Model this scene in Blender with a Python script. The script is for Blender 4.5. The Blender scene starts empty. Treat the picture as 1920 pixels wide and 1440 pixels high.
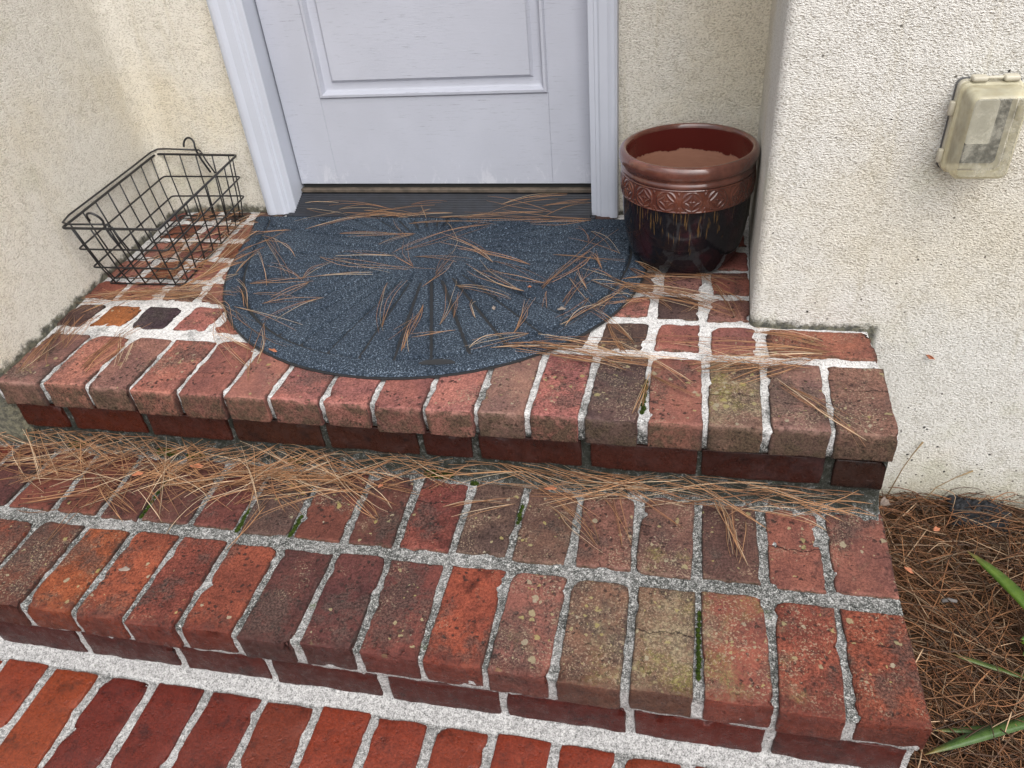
import bpy, bmesh, math, random
import numpy as np
from mathutils import Vector, Matrix, noise as mnoise

# ------------------------------------------------------------------ camera, sky, sun, exposure
sc = bpy.context.scene
COL = sc.collection
cam_d = bpy.data.cameras.new('camera'); cam = bpy.data.objects.new('camera', cam_d); COL.objects.link(cam)
cam_d.sensor_width = 36.0; cam_d.lens = 36.0 * 1433.1 / 1920.0
cam_d.clip_start = 0.02; cam_d.clip_end = 500
_r = Vector((0.97655, 0.19917, -0.08173)); _u = Vector((-0.0537, 0.59298, 0.80342)); _f = Vector((-0.20848, 0.7802, -0.58977))
cam.matrix_world = Matrix(((_r.x, _u.x, -_f.x, -0.35983), (_r.y, _u.y, -_f.y, -1.0254), (_r.z, _u.z, -_f.z, 0.84008), (0, 0, 0, 1)))
sc.camera = cam

SUN_EL, SUN_AZ = 56.0, 143.0          # azimuth clockwise from +Y
world = bpy.data.worlds.new('World'); sc.world = world; world.use_nodes = True
wn = world.node_tree; bg = wn.nodes['Background']
sky = wn.nodes.new('ShaderNodeTexSky'); sky.sky_type = 'NISHITA'; sky.sun_disc = False
sky.sun_elevation = math.radians(SUN_EL); sky.sun_rotation = math.radians(SUN_AZ)
sky.air_density = 1.0; sky.dust_density = 3.5; sky.ozone_density = 1.0
hs = wn.nodes.new('ShaderNodeHueSaturation'); hs.inputs['Saturation'].default_value = 0.28
wn.links.new(sky.outputs[0], hs.inputs['Color']); wn.links.new(hs.outputs[0], bg.inputs['Color'])
bg.inputs['Strength'].default_value = 0.11

sun_d = bpy.data.lights.new('sun', 'SUN'); sun_d.energy = 1.4; sun_d.angle = math.radians(100); sun_d.color = (1.0, 0.97, 0.93)
sun = bpy.data.objects.new('sun', sun_d); COL.objects.link(sun)
_az, _el = math.radians(SUN_AZ), math.radians(SUN_EL)
_d = Vector((math.sin(_az) * math.cos(_el), math.cos(_az) * math.cos(_el), math.sin(_el)))
sun.location = _d * 10; sun.rotation_euler = _d.to_track_quat('Z', 'Y').to_euler()

sc.view_settings.view_transform = 'Standard'; sc.view_settings.look = 'None'
sc.view_settings.gamma = 1.0; sc.view_settings.use_curve_mapping = False
sc.view_settings.exposure = 1.17
sc.render.engine = 'CYCLES'
sc.cycles.use_denoising = True
sc.cycles.max_bounces = 8

rnd = random.Random(7)
nrg = np.random.default_rng(11)

# ------------------------------------------------------------------ object helpers
def link(name, me, material=None, parent=None, loc=None, smooth=True):
    o = bpy.data.objects.new(name, me); COL.objects.link(o)
    if me is not None and material is not None and not me.materials: me.materials.append(material)
    if parent is not None: o.parent = parent
    if loc is not None: o.location = loc
    if me is not None and smooth and len(me.polygons):
        me.polygons.foreach_set('use_smooth', [True] * len(me.polygons))
    return o
def empty(name, loc=(0, 0, 0)):
    o = bpy.data.objects.new(name, None); COL.objects.link(o); o.location = loc; o.empty_display_size = 0.05
    return o
def tag(o, label=None, cat=None, group=None, kind=None):
    if label: o['label'] = label
    if cat: o['category'] = cat
    if group: o['group'] = group
    if kind: o['kind'] = kind
    return o
def pyd(name, v, f):
    me = bpy.data.meshes.new(name); me.from_pydata([tuple(p) for p in v], [], [tuple(p) for p in f]); me.update(); return me
def bm_mesh(name, bm):
    bmesh.ops.recalc_face_normals(bm, faces=bm.faces)
    me = bpy.data.meshes.new(name); bm.to_mesh(me); bm.free(); return me
def box_mesh(name, lo, hi, bev=0.0, seg=2):
    bm = bmesh.new(); bmesh.ops.create_cube(bm, size=1)
    for v in bm.verts: v.co = Vector([lo[i] + (v.co[i] + .5) * (hi[i] - lo[i]) for i in range(3)])
    if bev > 0: bmesh.ops.bevel(bm, geom=bm.edges[:], offset=bev, segments=seg, profile=.5, affect='EDGES')
    return bm_mesh(name, bm)
def extrude_poly(name, pts, z0, z1, nz=1):
    n = len(pts); v = []; f = []
    for k in range(nz + 1):
        z = z0 + (z1 - z0) * k / nz; v += [(x, y, z) for x, y in pts]
    for k in range(nz):
        for i in range(n): f.append((k*n + i, k*n + (i+1) % n, (k+1)*n + (i+1) % n, (k+1)*n + i))
    f.append(tuple(range(n))[::-1]); f.append(tuple(nz*n + i for i in range(n)))
    me = pyd(name, v, f); bm = bmesh.new(); bm.from_mesh(me); bpy.data.meshes.remove(me); return bm_mesh(name, bm)
def tube_geo(pts, r, sides=6, closed=False):
    pts = [Vector(p) for p in pts]; n = len(pts); v = []; f = []
    ref = Vector((0.13, 0.31, 0.94))
    for i, p in enumerate(pts):
        if closed: t = (pts[(i+1) % n] - pts[i-1])
        else: t = pts[min(i+1, n-1)] - pts[max(i-1, 0)]
        t.normalize(); a = t.cross(ref)
        if a.length < 1e-3: a = t.cross(Vector((1, 0, 0)))
        a.normalize(); b = t.cross(a)
        rr = r[i] if isinstance(r, (list, tuple)) else r
        for s in range(sides):
            q = 2*math.pi*s/sides; v.append(p + (a*math.cos(q) + b*math.sin(q))*rr)
    m = n if closed else n - 1
    for i in range(m):
        j = (i+1) % n
        for s in range(sides): f.append((i*sides+s, i*sides+(s+1) % sides, j*sides+(s+1) % sides, j*sides+s))
    if not closed:
        f.append(tuple(range(sides))[::-1]); f.append(tuple((n-1)*sides+s for s in range(sides)))
    return v, f
def tube(name, pts, r, material, parent, sides=6, closed=False):
    v, f = tube_geo(pts, r, sides, closed); return link(name, pyd(name, v, f), material, parent)

# ------------------------------------------------------------------ node helpers
class G:
    """small wrapper round a material's node tree"""
    def __init__(s, name):
        s.m = bpy.data.materials.new(name); s.m.use_nodes = True; s.t = s.m.node_tree
        s.b = s.t.nodes['Principled BSDF']; s.out = s.t.nodes['Material Output']
    def set(s, sock, v):
        if isinstance(v, bpy.types.NodeSocket): s.t.links.new(v, sock)
        elif isinstance(v, (tuple, list)) and len(v) == 3 and sock.type == 'RGBA': sock.default_value = (*v, 1)
        else: sock.default_value = v
    def node(s, typ, attrs=None, **ins):
        n = s.t.nodes.new(typ)
        for k, v in (attrs or {}).items(): setattr(n, k, v)
        for k, v in ins.items(): s.set(n.inputs[k], v)
        return n
    def P(s, **kw):
        for k, v in kw.items(): s.set(s.b.inputs[k.replace('_', ' ')], v)
    def obj(s): return s.node('ShaderNodeTexCoord').outputs['Object']
    def pos(s): return s.node('ShaderNodeNewGeometry').outputs['Position']
    def nrm(s): return s.node('ShaderNodeNewGeometry').outputs['Normal']
    def xyz(s, v): return s.node('ShaderNodeSeparateXYZ', None, Vector=v).outputs
    def comb(s, x=0., y=0., z=0.): return s.node('ShaderNodeCombineXYZ', None, X=x, Y=y, Z=z).outputs[0]
    def vm(s, op, a, b=None):
        n = s.t.nodes.new('ShaderNodeVectorMath'); n.operation = op; s.set(n.inputs[0], a)
        if b is not None: s.set(n.inputs[1], b)
        return n.outputs[0]
    def ma(s, op, a, b=None, clamp=False):
        n = s.t.nodes.new('ShaderNodeMath'); n.operation = op; n.use_clamp = clamp; s.set(n.inputs[0], a)
        if b is not None: s.set(n.inputs[1], b)
        return n.outputs[0]
    def noise(s, v, scale, detail=3., rough=.55, dist=0.):
        return s.node('ShaderNodeTexNoise', None, Vector=v, Scale=scale, Detail=detail, Roughness=rough, Distortion=dist).outputs['Fac']
    def voro(s, v, scale, feature='F1', out='Distance', rnd_=1.0):
        return s.node('ShaderNodeTexVoronoi', {'feature': feature}, Vector=v, Scale=scale, Randomness=rnd_).outputs[out]
    def rng(s, v, a, b, c=0., d=1., smooth=True):
        n = s.t.nodes.new('ShaderNodeMapRange'); n.interpolation_type = 'SMOOTHSTEP' if smooth else 'LINEAR'
        for i, x in enumerate((v, a, b, c, d)): s.set(n.inputs[i], x)
        return n.outputs[0]
    def mix(s, fac, a, b, mode='MIX'):
        n = s.t.nodes.new('ShaderNodeMix'); n.data_type = 'RGBA'; n.blend_type = mode
        s.set(n.inputs[0], fac); s.set(n.inputs[6], a); s.set(n.inputs[7], b); return n.outputs[2]
    def ramp(s, fac, stops):
        n = s.t.nodes.new('ShaderNodeValToRGB'); e = n.color_ramp.elements
        while len(e) < len(stops): e.new(0.5)
        for k, (p, c) in zip(e, stops): k.position = p; k.color = (*c, 1) if len(c) == 3 else c
        s.set(n.inputs[0], fac); return n.outputs[0]
    def bump(s, h, strength=.5, dist=.002, normal=None):
        n = s.node('ShaderNodeBump', None, Height=h, Strength=strength, Distance=dist)
        if normal is not None: s.set(n.inputs['Normal'], normal)
        s.set(s.b.inputs['Normal'], n.outputs[0]); return n.outputs[0]

def plain(name, col, rough=.6, metal=0., bump=None, var=.0, vscale=40):
    g = G(name); v = g.obj(); c = col
    if var: c = g.mix(g.rng(g.noise(v, vscale, 5), .3, .7), tuple(x*(1-var) for x in col), tuple(min(1, x*(1+var)) for x in col))
    g.P(Base_Color=c, Roughness=rough, Metallic=metal)
    if bump: g.bump(g.noise(v, bump[0], 4), bump[1], .001)
    return g.m

# ------------------------------------------------------------------ materials
def brick_material(name, mode):
    g = G(name); oi = g.node('ShaderNodeObjectInfo'); base = oi.outputs['Color']; lich = oi.outputs['Alpha']; rd = oi.outputs['Random']
    lich = g.ma('ADD', g.ma('MULTIPLY', lich, .72), g.rng(g.noise(g.vm('ADD', g.pos(), (2., 5., 0.)), 3.6, 5, .6), .44, .66, -.10, .38), True)
    o = g.obj(); v = g.vm('ADD', o, g.comb(g.ma('MULTIPLY', rd, 37.), g.ma('MULTIPLY', rd, 91.), g.ma('MULTIPLY', rd, 53.)))
    N = g.xyz(g.nrm()); up = g.rng(N[2], .45, .8); yy = g.xyz(o)[1]
    fine = g.noise(v, 250, 5, .85); mid = g.noise(g.vm('ADD', v, (7., 3., 1.)), 70, 8, .8)
    broad = g.noise(v, 12, 5, .6)
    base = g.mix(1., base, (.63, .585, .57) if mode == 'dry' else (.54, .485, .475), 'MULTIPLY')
    gv = g.ma('FRACT', g.ma('MULTIPLY', rd, 7.31))
    c = g.mix(g.rng(broad, .36, .66), g.mix(1., base, (1.25, 1.2, 1.15), 'MULTIPLY'), g.mix(1., base, (.80, .80, .86), 'MULTIPLY'))
    # fired dark blotches, more on some bricks than on others
    blotch = g.rng(g.noise(g.vm('ADD', v, (3., 1., 7.)), 10, 8, .72), g.ma('SUBTRACT', .66, g.ma('MULTIPLY', rd, .18)), .72)
    c = g.mix(g.ma('MULTIPLY', blotch, .8), c, g.mix(1., base, (.30, .30, .36), 'MULTIPLY'))
    # sandy grain, coarser on some bricks
    c0 = c
    c = g.mix(g.rng(fine, .38, .62, 0., 1., False), g.mix(1., c, (.34, .31, .31), 'MULTIPLY'), g.mix(1., c, (1.62, 1.62, 1.66), 'MULTIPLY'))
    c = g.mix(g.rng(mid, .38, .62, 0., 1., False), g.mix(1., c, (.68, .66, .66), 'MULTIPLY'), g.mix(1., c, (1.2, 1.2, 1.2), 'MULTIPLY'))
    c = g.mix(g.ma('ADD', .45, g.ma('MULTIPLY', gv, .55)), c0, c)
    # small dark iron spots and pits
    vw = g.t.nodes.new('ShaderNodeVectorMath'); vw.operation = 'MULTIPLY_ADD'
    g.set(vw.inputs[0], g.node('ShaderNodeTexNoise', None, Vector=v, Scale=120., Detail=3.).outputs['Color']); vw.inputs[1].default_value = (.012, .012, .012); g.set(vw.inputs[2], v)
    sp = g.ma('MULTIPLY', g.rng(g.voro(vw.outputs[0], 90), .34, .20), g.rng(g.noise(v, 26, 4), .47, .58))
    c = g.mix(g.ma('MULTIPLY', sp, .85), c, (.030, .018, .016))
    if mode != 'wet':
        front = g.rng(N[1], -.5, -.8)
        wear = g.rng(yy, -.062, -.090) if mode == 'dry' else .0        # the trodden front arris stays clean
        md = g.noise(g.vm('ADD', v, (11., 5., 2.)), 17, 11, .82)
        amt = g.ma('ADD', .12 if mode == 'dry' else .26, g.ma('ADD', g.ma('MULTIPLY', lich, .22), g.ma('MULTIPLY', rd, .16)))
        amt = g.ma('ADD', amt, g.rng(g.noise(g.pos(), 4.5, 6, .65), .42, .64, -.12, .34))
        mf = g.rng(md, g.ma('SUBTRACT', .62, g.ma('MULTIPLY', amt, .36)), g.ma('SUBTRACT', .76, g.ma('MULTIPLY', amt, .36)))
        mf = g.ma('MULTIPLY', mf, g.ma('SUBTRACT', .80, g.ma('MULTIPLY', wear, .55)))
        c = g.mix(mf, c, g.mix(g.rng(fine, .38, .62), g.mix(.25, (.010, .009, .009), g.mix(1., c, (.5, .5, .5), 'MULTIPLY')), g.mix(.35, (.105, .085, .072), c)))
        # olive mould on the front faces, deepened to paint in their weaker light
        if mode == 'dry':
            ff = g.ma('MULTIPLY', front, g.rng(g.noise(g.vm('ADD', v, (2., 8., 5.)), 26, 8, .75), .38, .60))
            ff = g.ma('ADD', g.ma('MULTIPLY', ff, .55), g.ma('MULTIPLY', front, .35)); c = g.mix(ff, c, g.mix(g.rng(fine, .35, .65), (.022, .016, .011), (.105, .075, .048)))
        # lichen: grainy tan and olive crust, then a few pale and yellow thalli
        cov = g.rng(g.noise(g.vm('ADD', v, (1., 9., 4.)), 14, 8, .75), g.ma('SUBTRACT', .72, g.ma('MULTIPLY', lich, .36)), g.ma('SUBTRACT', .88, g.ma('MULTIPLY', lich, .34)))
        gr = g.rng(g.noise(g.vm('ADD', v, (6., 2., 8.)), 210, 5, .8), .42, .58)
        film = g.ma('MULTIPLY', g.ma('MULTIPLY', cov, up), g.ma('ADD', .22, g.ma('MULTIPLY', gr, .78)))
        fcol = g.mix(g.rng(g.noise(v, 13, 5), .44, .60), (.21, .172, .11), (.165, .145, .05))
        fcol = g.mix(g.rng(g.noise(v, 130, 4, .8), .42, .62), g.mix(1., fcol, (.6, .6, .6), 'MULTIPLY'), g.mix(1., fcol, (1.5, 1.45, 1.4), 'MULTIPLY'))
        c = g.mix(g.ma('MULTIPLY', film, g.ma('MULTIPLY', lich, 1.05), True), c, fcol)
        spk = g.ma('MULTIPLY', g.rng(g.noise(g.vm('ADD', v, (9., 4., 3.)), 300, 3, .6), .555, .61), g.rng(g.noise(g.vm('ADD', v, (2., 3., 9.)), 15, 5, .7), g.ma('SUBTRACT', .60, g.ma('MULTIPLY', lich, .32)), g.ma('SUBTRACT', .72, g.ma('MULTIPLY', lich, .32))))
        c = g.mix(g.ma('MULTIPLY', g.ma('MULTIPLY', spk, up), .72), c, (.31, .235, .165))
        t2 = g.node('ShaderNodeTexVoronoi', None, Vector=vw.outputs[0], Scale=62.); k2 = g.xyz(t2.outputs['Color'])
        d2 = g.ma('MULTIPLY', g.rng(g.ma('SUBTRACT', t2.outputs['Distance'], g.ma('MULTIPLY', k2[2], .30)), .12, .04), g.ma('GREATER_THAN', k2[0], g.ma('SUBTRACT', 1.12, g.ma('MULTIPLY', lich, .62))))
        c = g.mix(g.ma('MULTIPLY', g.ma('MULTIPLY', d2, up), .75), c, g.mix(fine, g.mix(k2[1], (.17, .15, .10), (.20, .17, .05)), g.mix(k2[1], (.40, .36, .27), (.36, .31, .12))))
        th = g.node('ShaderNodeTexVoronoi', None, Vector=vw.outputs[0], Scale=120.); pick = g.xyz(th.outputs['Color'])
        size = g.ma('ADD', .16, g.ma('MULTIPLY', pick[2], .30))
        dots = g.ma('MULTIPLY', g.ma('LESS_THAN', th.outputs['Distance'], size), g.ma('GREATER_THAN', pick[0], g.ma('SUBTRACT', 1.0, g.ma('MULTIPLY', g.ma('MULTIPLY', lich, .34), g.rng(g.noise(v, 20, 3), .38, .62)))))
        tcol = g.mix(pick[1], (.31, .27, .20), (.28, .235, .09))
        c = g.mix(g.ma('MULTIPLY', g.ma('MULTIPLY', dots, up), .8), c, g.mix(fine, g.mix(1., tcol, (.6, .6, .6), 'MULTIPLY'), g.mix(1., tcol, (1.35, 1.35, 1.35), 'MULTIPLY')))
    ge = g.xyz(g.node('ShaderNodeTexCoord').outputs['Generated'])
    ex = g.ma('MULTIPLY', g.ma('MINIMUM', ge[0], g.ma('SUBTRACT', 1., ge[0])), .092); ey = g.ma('MULTIPLY', g.ma('MINIMUM', ge[1], g.ma('SUBTRACT', 1., ge[1])), .19)
    edge = g.ma('ADD', g.ma('MINIMUM', ex, g.ma('ADD', ey, g.rng(ge[1], .5, .2, 0., .02))), g.ma('MULTIPLY', g.noise(v, 80, 6, .75), .016))
    c = g.mix(g.ma('MULTIPLY', g.rng(edge, .0145, .0075), .75 if mode != 'wet' else .45), c, (.022, .020, .018))
    ck = g.ma('ABSOLUTE', g.ma('SUBTRACT', g.ma('ADD', ge[1], g.ma('MULTIPLY', g.noise(v, 22, 6, .7), .22)), g.ma('ADD', .35, g.ma('MULTIPLY', gv, .45))))
    crack = g.ma('MULTIPLY', g.rng(ck, .0065, .003), g.ma('MULTIPLY', g.ma('GREATER_THAN', g.ma('FRACT', g.ma('MULTIPLY', rd, 13.7)), .72), g.rng(g.noise(v, 18, 2), .42, .52)))
    c = g.mix(g.ma('MULTIPLY', crack, .85), c, (.018, .012, .011))
    if mode != 'wet': c = g.mix(g.ma('MULTIPLY', g.ma('MULTIPLY', g.rng(ge[1], .055, .02), g.rng(ge[2], .78, .92)), g.rng(mid, .42, .58, .0, .55)), c, g.mix(1., base, (1.75, 1.85, 1.9), 'MULTIPLY'))
    rough = g.rng(mid, .3, .7, .70, .95)
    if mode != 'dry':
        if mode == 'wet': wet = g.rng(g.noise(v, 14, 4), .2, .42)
        else: wet = g.rng(g.ma('ADD', yy, g.ma('MULTIPLY', g.noise(v, 22, 6, .7), .09)), -.020, -.050)   # rain-wet front edge of the step; its tint also holds painted shade
        wc = g.mix(1., base, (.66, .37, .28) if mode == 'wet' else (.52, .25, .19), 'MULTIPLY')  # front tint goes darker than plain wet brick, standing in for shade
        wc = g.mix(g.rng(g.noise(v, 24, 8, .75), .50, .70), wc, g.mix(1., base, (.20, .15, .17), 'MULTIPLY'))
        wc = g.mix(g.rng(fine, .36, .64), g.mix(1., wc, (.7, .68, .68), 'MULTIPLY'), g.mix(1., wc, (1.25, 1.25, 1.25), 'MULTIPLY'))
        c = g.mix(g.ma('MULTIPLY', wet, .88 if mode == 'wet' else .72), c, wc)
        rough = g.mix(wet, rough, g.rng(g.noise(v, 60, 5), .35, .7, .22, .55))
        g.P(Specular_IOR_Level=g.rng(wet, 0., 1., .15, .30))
    ht = g.ma('ADD', g.ma('MULTIPLY', mid, .9), g.ma('MULTIPLY', fine, .9))
    ht = g.ma('SUBTRACT', ht, g.ma('ADD', g.ma('MULTIPLY', sp, .6), crack))
    if mode == 'dry': g.P(Specular_IOR_Level=.15)
    g.P(Base_Color=c, Roughness=rough); g.bump(ht, 1.0 if mode != 'wet' else .45, .0028)
    return g.m
M_BRICK = brick_material('dry_brick', 'dry'); M_BRICK_F = brick_material('front_wet_shaded_brick', 'front'); M_BRICK_W = brick_material('wet_brick', 'wet')

def mortar_material(name, mode):
    g = G(name); v = g.obj(); x, y, z = g.xyz(v)
    grain = g.ma('ADD', g.ma('MULTIPLY', g.noise(v, 420, 3, .7), .6), g.ma('MULTIPLY', g.noise(v, 150, 4, .7), .4))
    big = g.noise(v, 9, 6, .7)
    clean = g.ramp(grain, [(.37, (.09, .088, .085)), (.45, (.26, .255, .25) if mode != 'landing' else (.42, .41, .40)), (.58, (.50, .49, .48) if mode != 'landing' else (.70, .69, .68))])
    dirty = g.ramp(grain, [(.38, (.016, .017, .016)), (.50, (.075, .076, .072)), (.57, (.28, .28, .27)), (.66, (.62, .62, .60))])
    if mode == 'landing':
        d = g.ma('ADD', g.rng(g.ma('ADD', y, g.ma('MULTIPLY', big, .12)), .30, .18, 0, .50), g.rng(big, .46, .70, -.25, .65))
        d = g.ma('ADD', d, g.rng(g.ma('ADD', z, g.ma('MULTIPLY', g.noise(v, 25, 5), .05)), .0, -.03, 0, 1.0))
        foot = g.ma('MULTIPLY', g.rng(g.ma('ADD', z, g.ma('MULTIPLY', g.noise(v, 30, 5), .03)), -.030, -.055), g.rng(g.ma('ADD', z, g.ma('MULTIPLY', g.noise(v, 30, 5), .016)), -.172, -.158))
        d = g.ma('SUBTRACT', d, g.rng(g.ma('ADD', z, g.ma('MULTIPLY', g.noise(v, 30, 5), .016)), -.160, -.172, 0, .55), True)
    elif mode == 'step':
        d = g.rng(g.ma('ADD', g.ma('MULTIPLY', big, .6), g.ma('MULTIPLY', g.noise(v, 45, 6, .75), .4)), .36, .56, .35, 1.)
        d = g.ma('MULTIPLY', d, g.rng(z, -.215, -.20, .15, 1.))
    else:
        d = g.rng(g.ma('ADD', g.ma('MULTIPLY', big, .5), g.ma('MULTIPLY', g.noise(v, 60, 6, .8), .5)), .38, .64, .08, .80)
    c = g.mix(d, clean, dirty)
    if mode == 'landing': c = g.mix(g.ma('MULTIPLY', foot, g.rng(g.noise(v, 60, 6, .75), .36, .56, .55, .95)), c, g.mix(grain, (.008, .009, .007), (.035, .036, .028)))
    if mode != 'walk':
        mo = g.rng(g.noise(g.vm('ADD', v, (4., 2., 9.)), 10, 7, .7), .64, .70)
        c = g.mix(g.ma('MULTIPLY', mo, .6 if mode == 'step' else .4), c, g.mix(g.noise(v, 200, 3), (.018, .03, .008), (.07, .10, .02)))
    g.P(Base_Color=c, Roughness=.93, Specular_IOR_Level=.1); g.bump(g.ma('ADD', grain, g.ma('MULTIPLY', g.noise(v, 700, 2), .4)), .9, .0025)
    return g.m
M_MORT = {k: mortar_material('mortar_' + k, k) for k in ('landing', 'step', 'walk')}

def stucco_material(name, specks, base):
    g = G(name); p = g.pos(); x, y, z = g.xyz(p)
    sv = g.vm('MULTIPLY', p, (1., 1., 1.9))
    n1 = g.noise(sv, 190, 2, .55); n2 = g.noise(sv, 380, 2, .6); n3 = g.noise(p, 42, 3, .6)
    ht = g.ma('ADD', g.ma('ADD', n1, g.ma('MULTIPLY', n2, .55)), g.ma('MULTIPLY', n3, .35))
    c = g.mix(g.rng(g.noise(p, 2.2, 5, .6), .45, .70), base, tuple(a*b for a, b in zip(base, (.97, .93, .84))))
    c = g.mix(g.rng(g.noise(g.vm('ADD', p, (5., 3., 1.)), 5, 5, .6), .58, .76), c, tuple(a*b for a, b in zip(base, (.88, .88, .80))))
    stk = g.noise(g.vm('MULTIPLY', p, (9., 9., .55)), 2.4, 6, .65)
    c = g.mix(g.ma('MULTIPLY', g.rng(stk, .56, .74), .5), c, tuple(a*b for a, b in zip(base, (.84, .80, .68))))
    c = g.mix(g.rng(g.noise(g.vm('ADD', p, (8., 1., 6.)), 11, 7, .7), .55, .75), c, g.mix(1., c, (.93, .92, .90), 'MULTIPLY'))
    c = g.mix(g.rng(ht, .74, .98), g.mix(1., c, (.66, .64, .60), 'MULTIPLY'), c)  # low spots darkened in the colour, imitating self-shadow in the pits
    gn = g.noise(p, 28, 7, .7)
    # mould and splash stains where the wall meets brick or soil
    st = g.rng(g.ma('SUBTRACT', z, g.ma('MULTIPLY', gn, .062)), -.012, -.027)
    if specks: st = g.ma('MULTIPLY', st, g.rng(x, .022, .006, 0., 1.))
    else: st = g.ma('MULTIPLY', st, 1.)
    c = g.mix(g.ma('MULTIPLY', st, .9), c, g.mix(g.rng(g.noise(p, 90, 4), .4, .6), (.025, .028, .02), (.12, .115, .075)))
    alg = g.rng(g.ma('SUBTRACT', z, g.ma('MULTIPLY', gn, .30)), -.44, -.60)
    c = g.mix(g.ma('MULTIPLY', alg, .40), c, (.34, .32, .19))
    if specks:
        vo = g.node('ShaderNodeTexVoronoi', None, Vector=p, Scale=26.); pk = g.xyz(vo.outputs['Color'])
        wob = g.ma('MULTIPLY', g.ma('SUBTRACT', g.noise(p, 500, 2), .5), .14)
        s1 = g.ma('MULTIPLY', g.ma('LESS_THAN', g.ma('ADD', vo.outputs['Distance'], wob), g.ma('ADD', .062, g.ma('MULTIPLY', g.ma('POWER', pk[1], 2.5), .10))), g.ma('GREATER_THAN', pk[0], g.rng(z, -.35, .55, .35, .80)))
        c = g.mix(g.ma('MULTIPLY', s1, .95), c, (.02, .018, .016))
        # splash-back from the bed
        v2 = g.node('ShaderNodeTexVoronoi', None, Vector=p, Scale=75.); p2 = g.xyz(v2.outputs['Color'])
        s2 = g.ma('MULTIPLY', g.ma('LESS_THAN', v2.outputs['Distance'], .16), g.ma('GREATER_THAN', p2[0], g.rng(z, -.44, -.10, .45, .97)))
        c = g.mix(g.ma('MULTIPLY', s2, .8), c, (.05, .04, .03))
    g.P(Base_Color=c, Roughness=.92, Specular_IOR_Level=.15); g.bump(ht, .95, .0056)
    return g.m
M_STUC_L = stucco_material('cream_stucco', False, (.84, .80, .71))
M_STUC_R = stucco_material('pale_stucco', True, (.755, .738, .69))

def door_paint(name, base, rails):
    g = G(name); v = g.obj(); x, y, z = g.xyz(v)
    c = g.mix(g.rng(g.noise(v, 5, 5), .35, .7), base, tuple(a*.93 for a in base))
    if rails:
        gv = g.vm('MULTIPLY', v, (7., 7., 130.)); cr = g.noise(gv, 3.2, 7, .75)
        c = g.mix(g.ma('MULTIPLY', g.rng(cr, .56, .70), g.rng(g.noise(v, 6, 3), .38, .60, .12, .9)), c, tuple(a*.42 for a in base))
        sv = g.vm('MULTIPLY', v, (30., 30., 14.)); sf = g.rng(g.noise(sv, 1.3, 7, .72, .6), .53, .62)
        c = g.mix(g.ma('MULTIPLY', sf, g.rng(g.ma('ADD', z, g.ma('MULTIPLY', g.noise(v, 7, 3), .12)), .22, .10, 0., .34)), c, (.68, .69, .72))
        g.bump(g.ma('ADD', cr, g.noise(g.vm('MULTIPLY', v, (1., 1., 6.)), 60, 4)), .30, .0015)
    else:
        gv = g.vm('MULTIPLY', v, (60., 60., 4.)); cr = g.noise(gv, 3, 6, .7)
        c = g.mix(g.ma('MULTIPLY', g.rng(cr, .66, .74), .35), c, tuple(a*.5 for a in base)); g.bump(cr, .08, .001)
    g.P(Base_Color=c, Roughness=.55); return g.m
M_DOOR = door_paint('door_paint', (.415, .43, .49), True)
M_TRIM = door_paint('trim_paint', (.46, .485, .55), False)
M_DARK = plain('dark_gap', (.012, .012, .012), .9)
M_RUB = plain('rubber_sill', (.010, .012, .018), .60, 0., (200, .2), .3)
M_STRIP = plain('weathered_strip', (.085, .066, .05), .7, 0., (120, .3), .35)
M_WIRE = plain('black_wire', (.010, .010, .011), .38)

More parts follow.
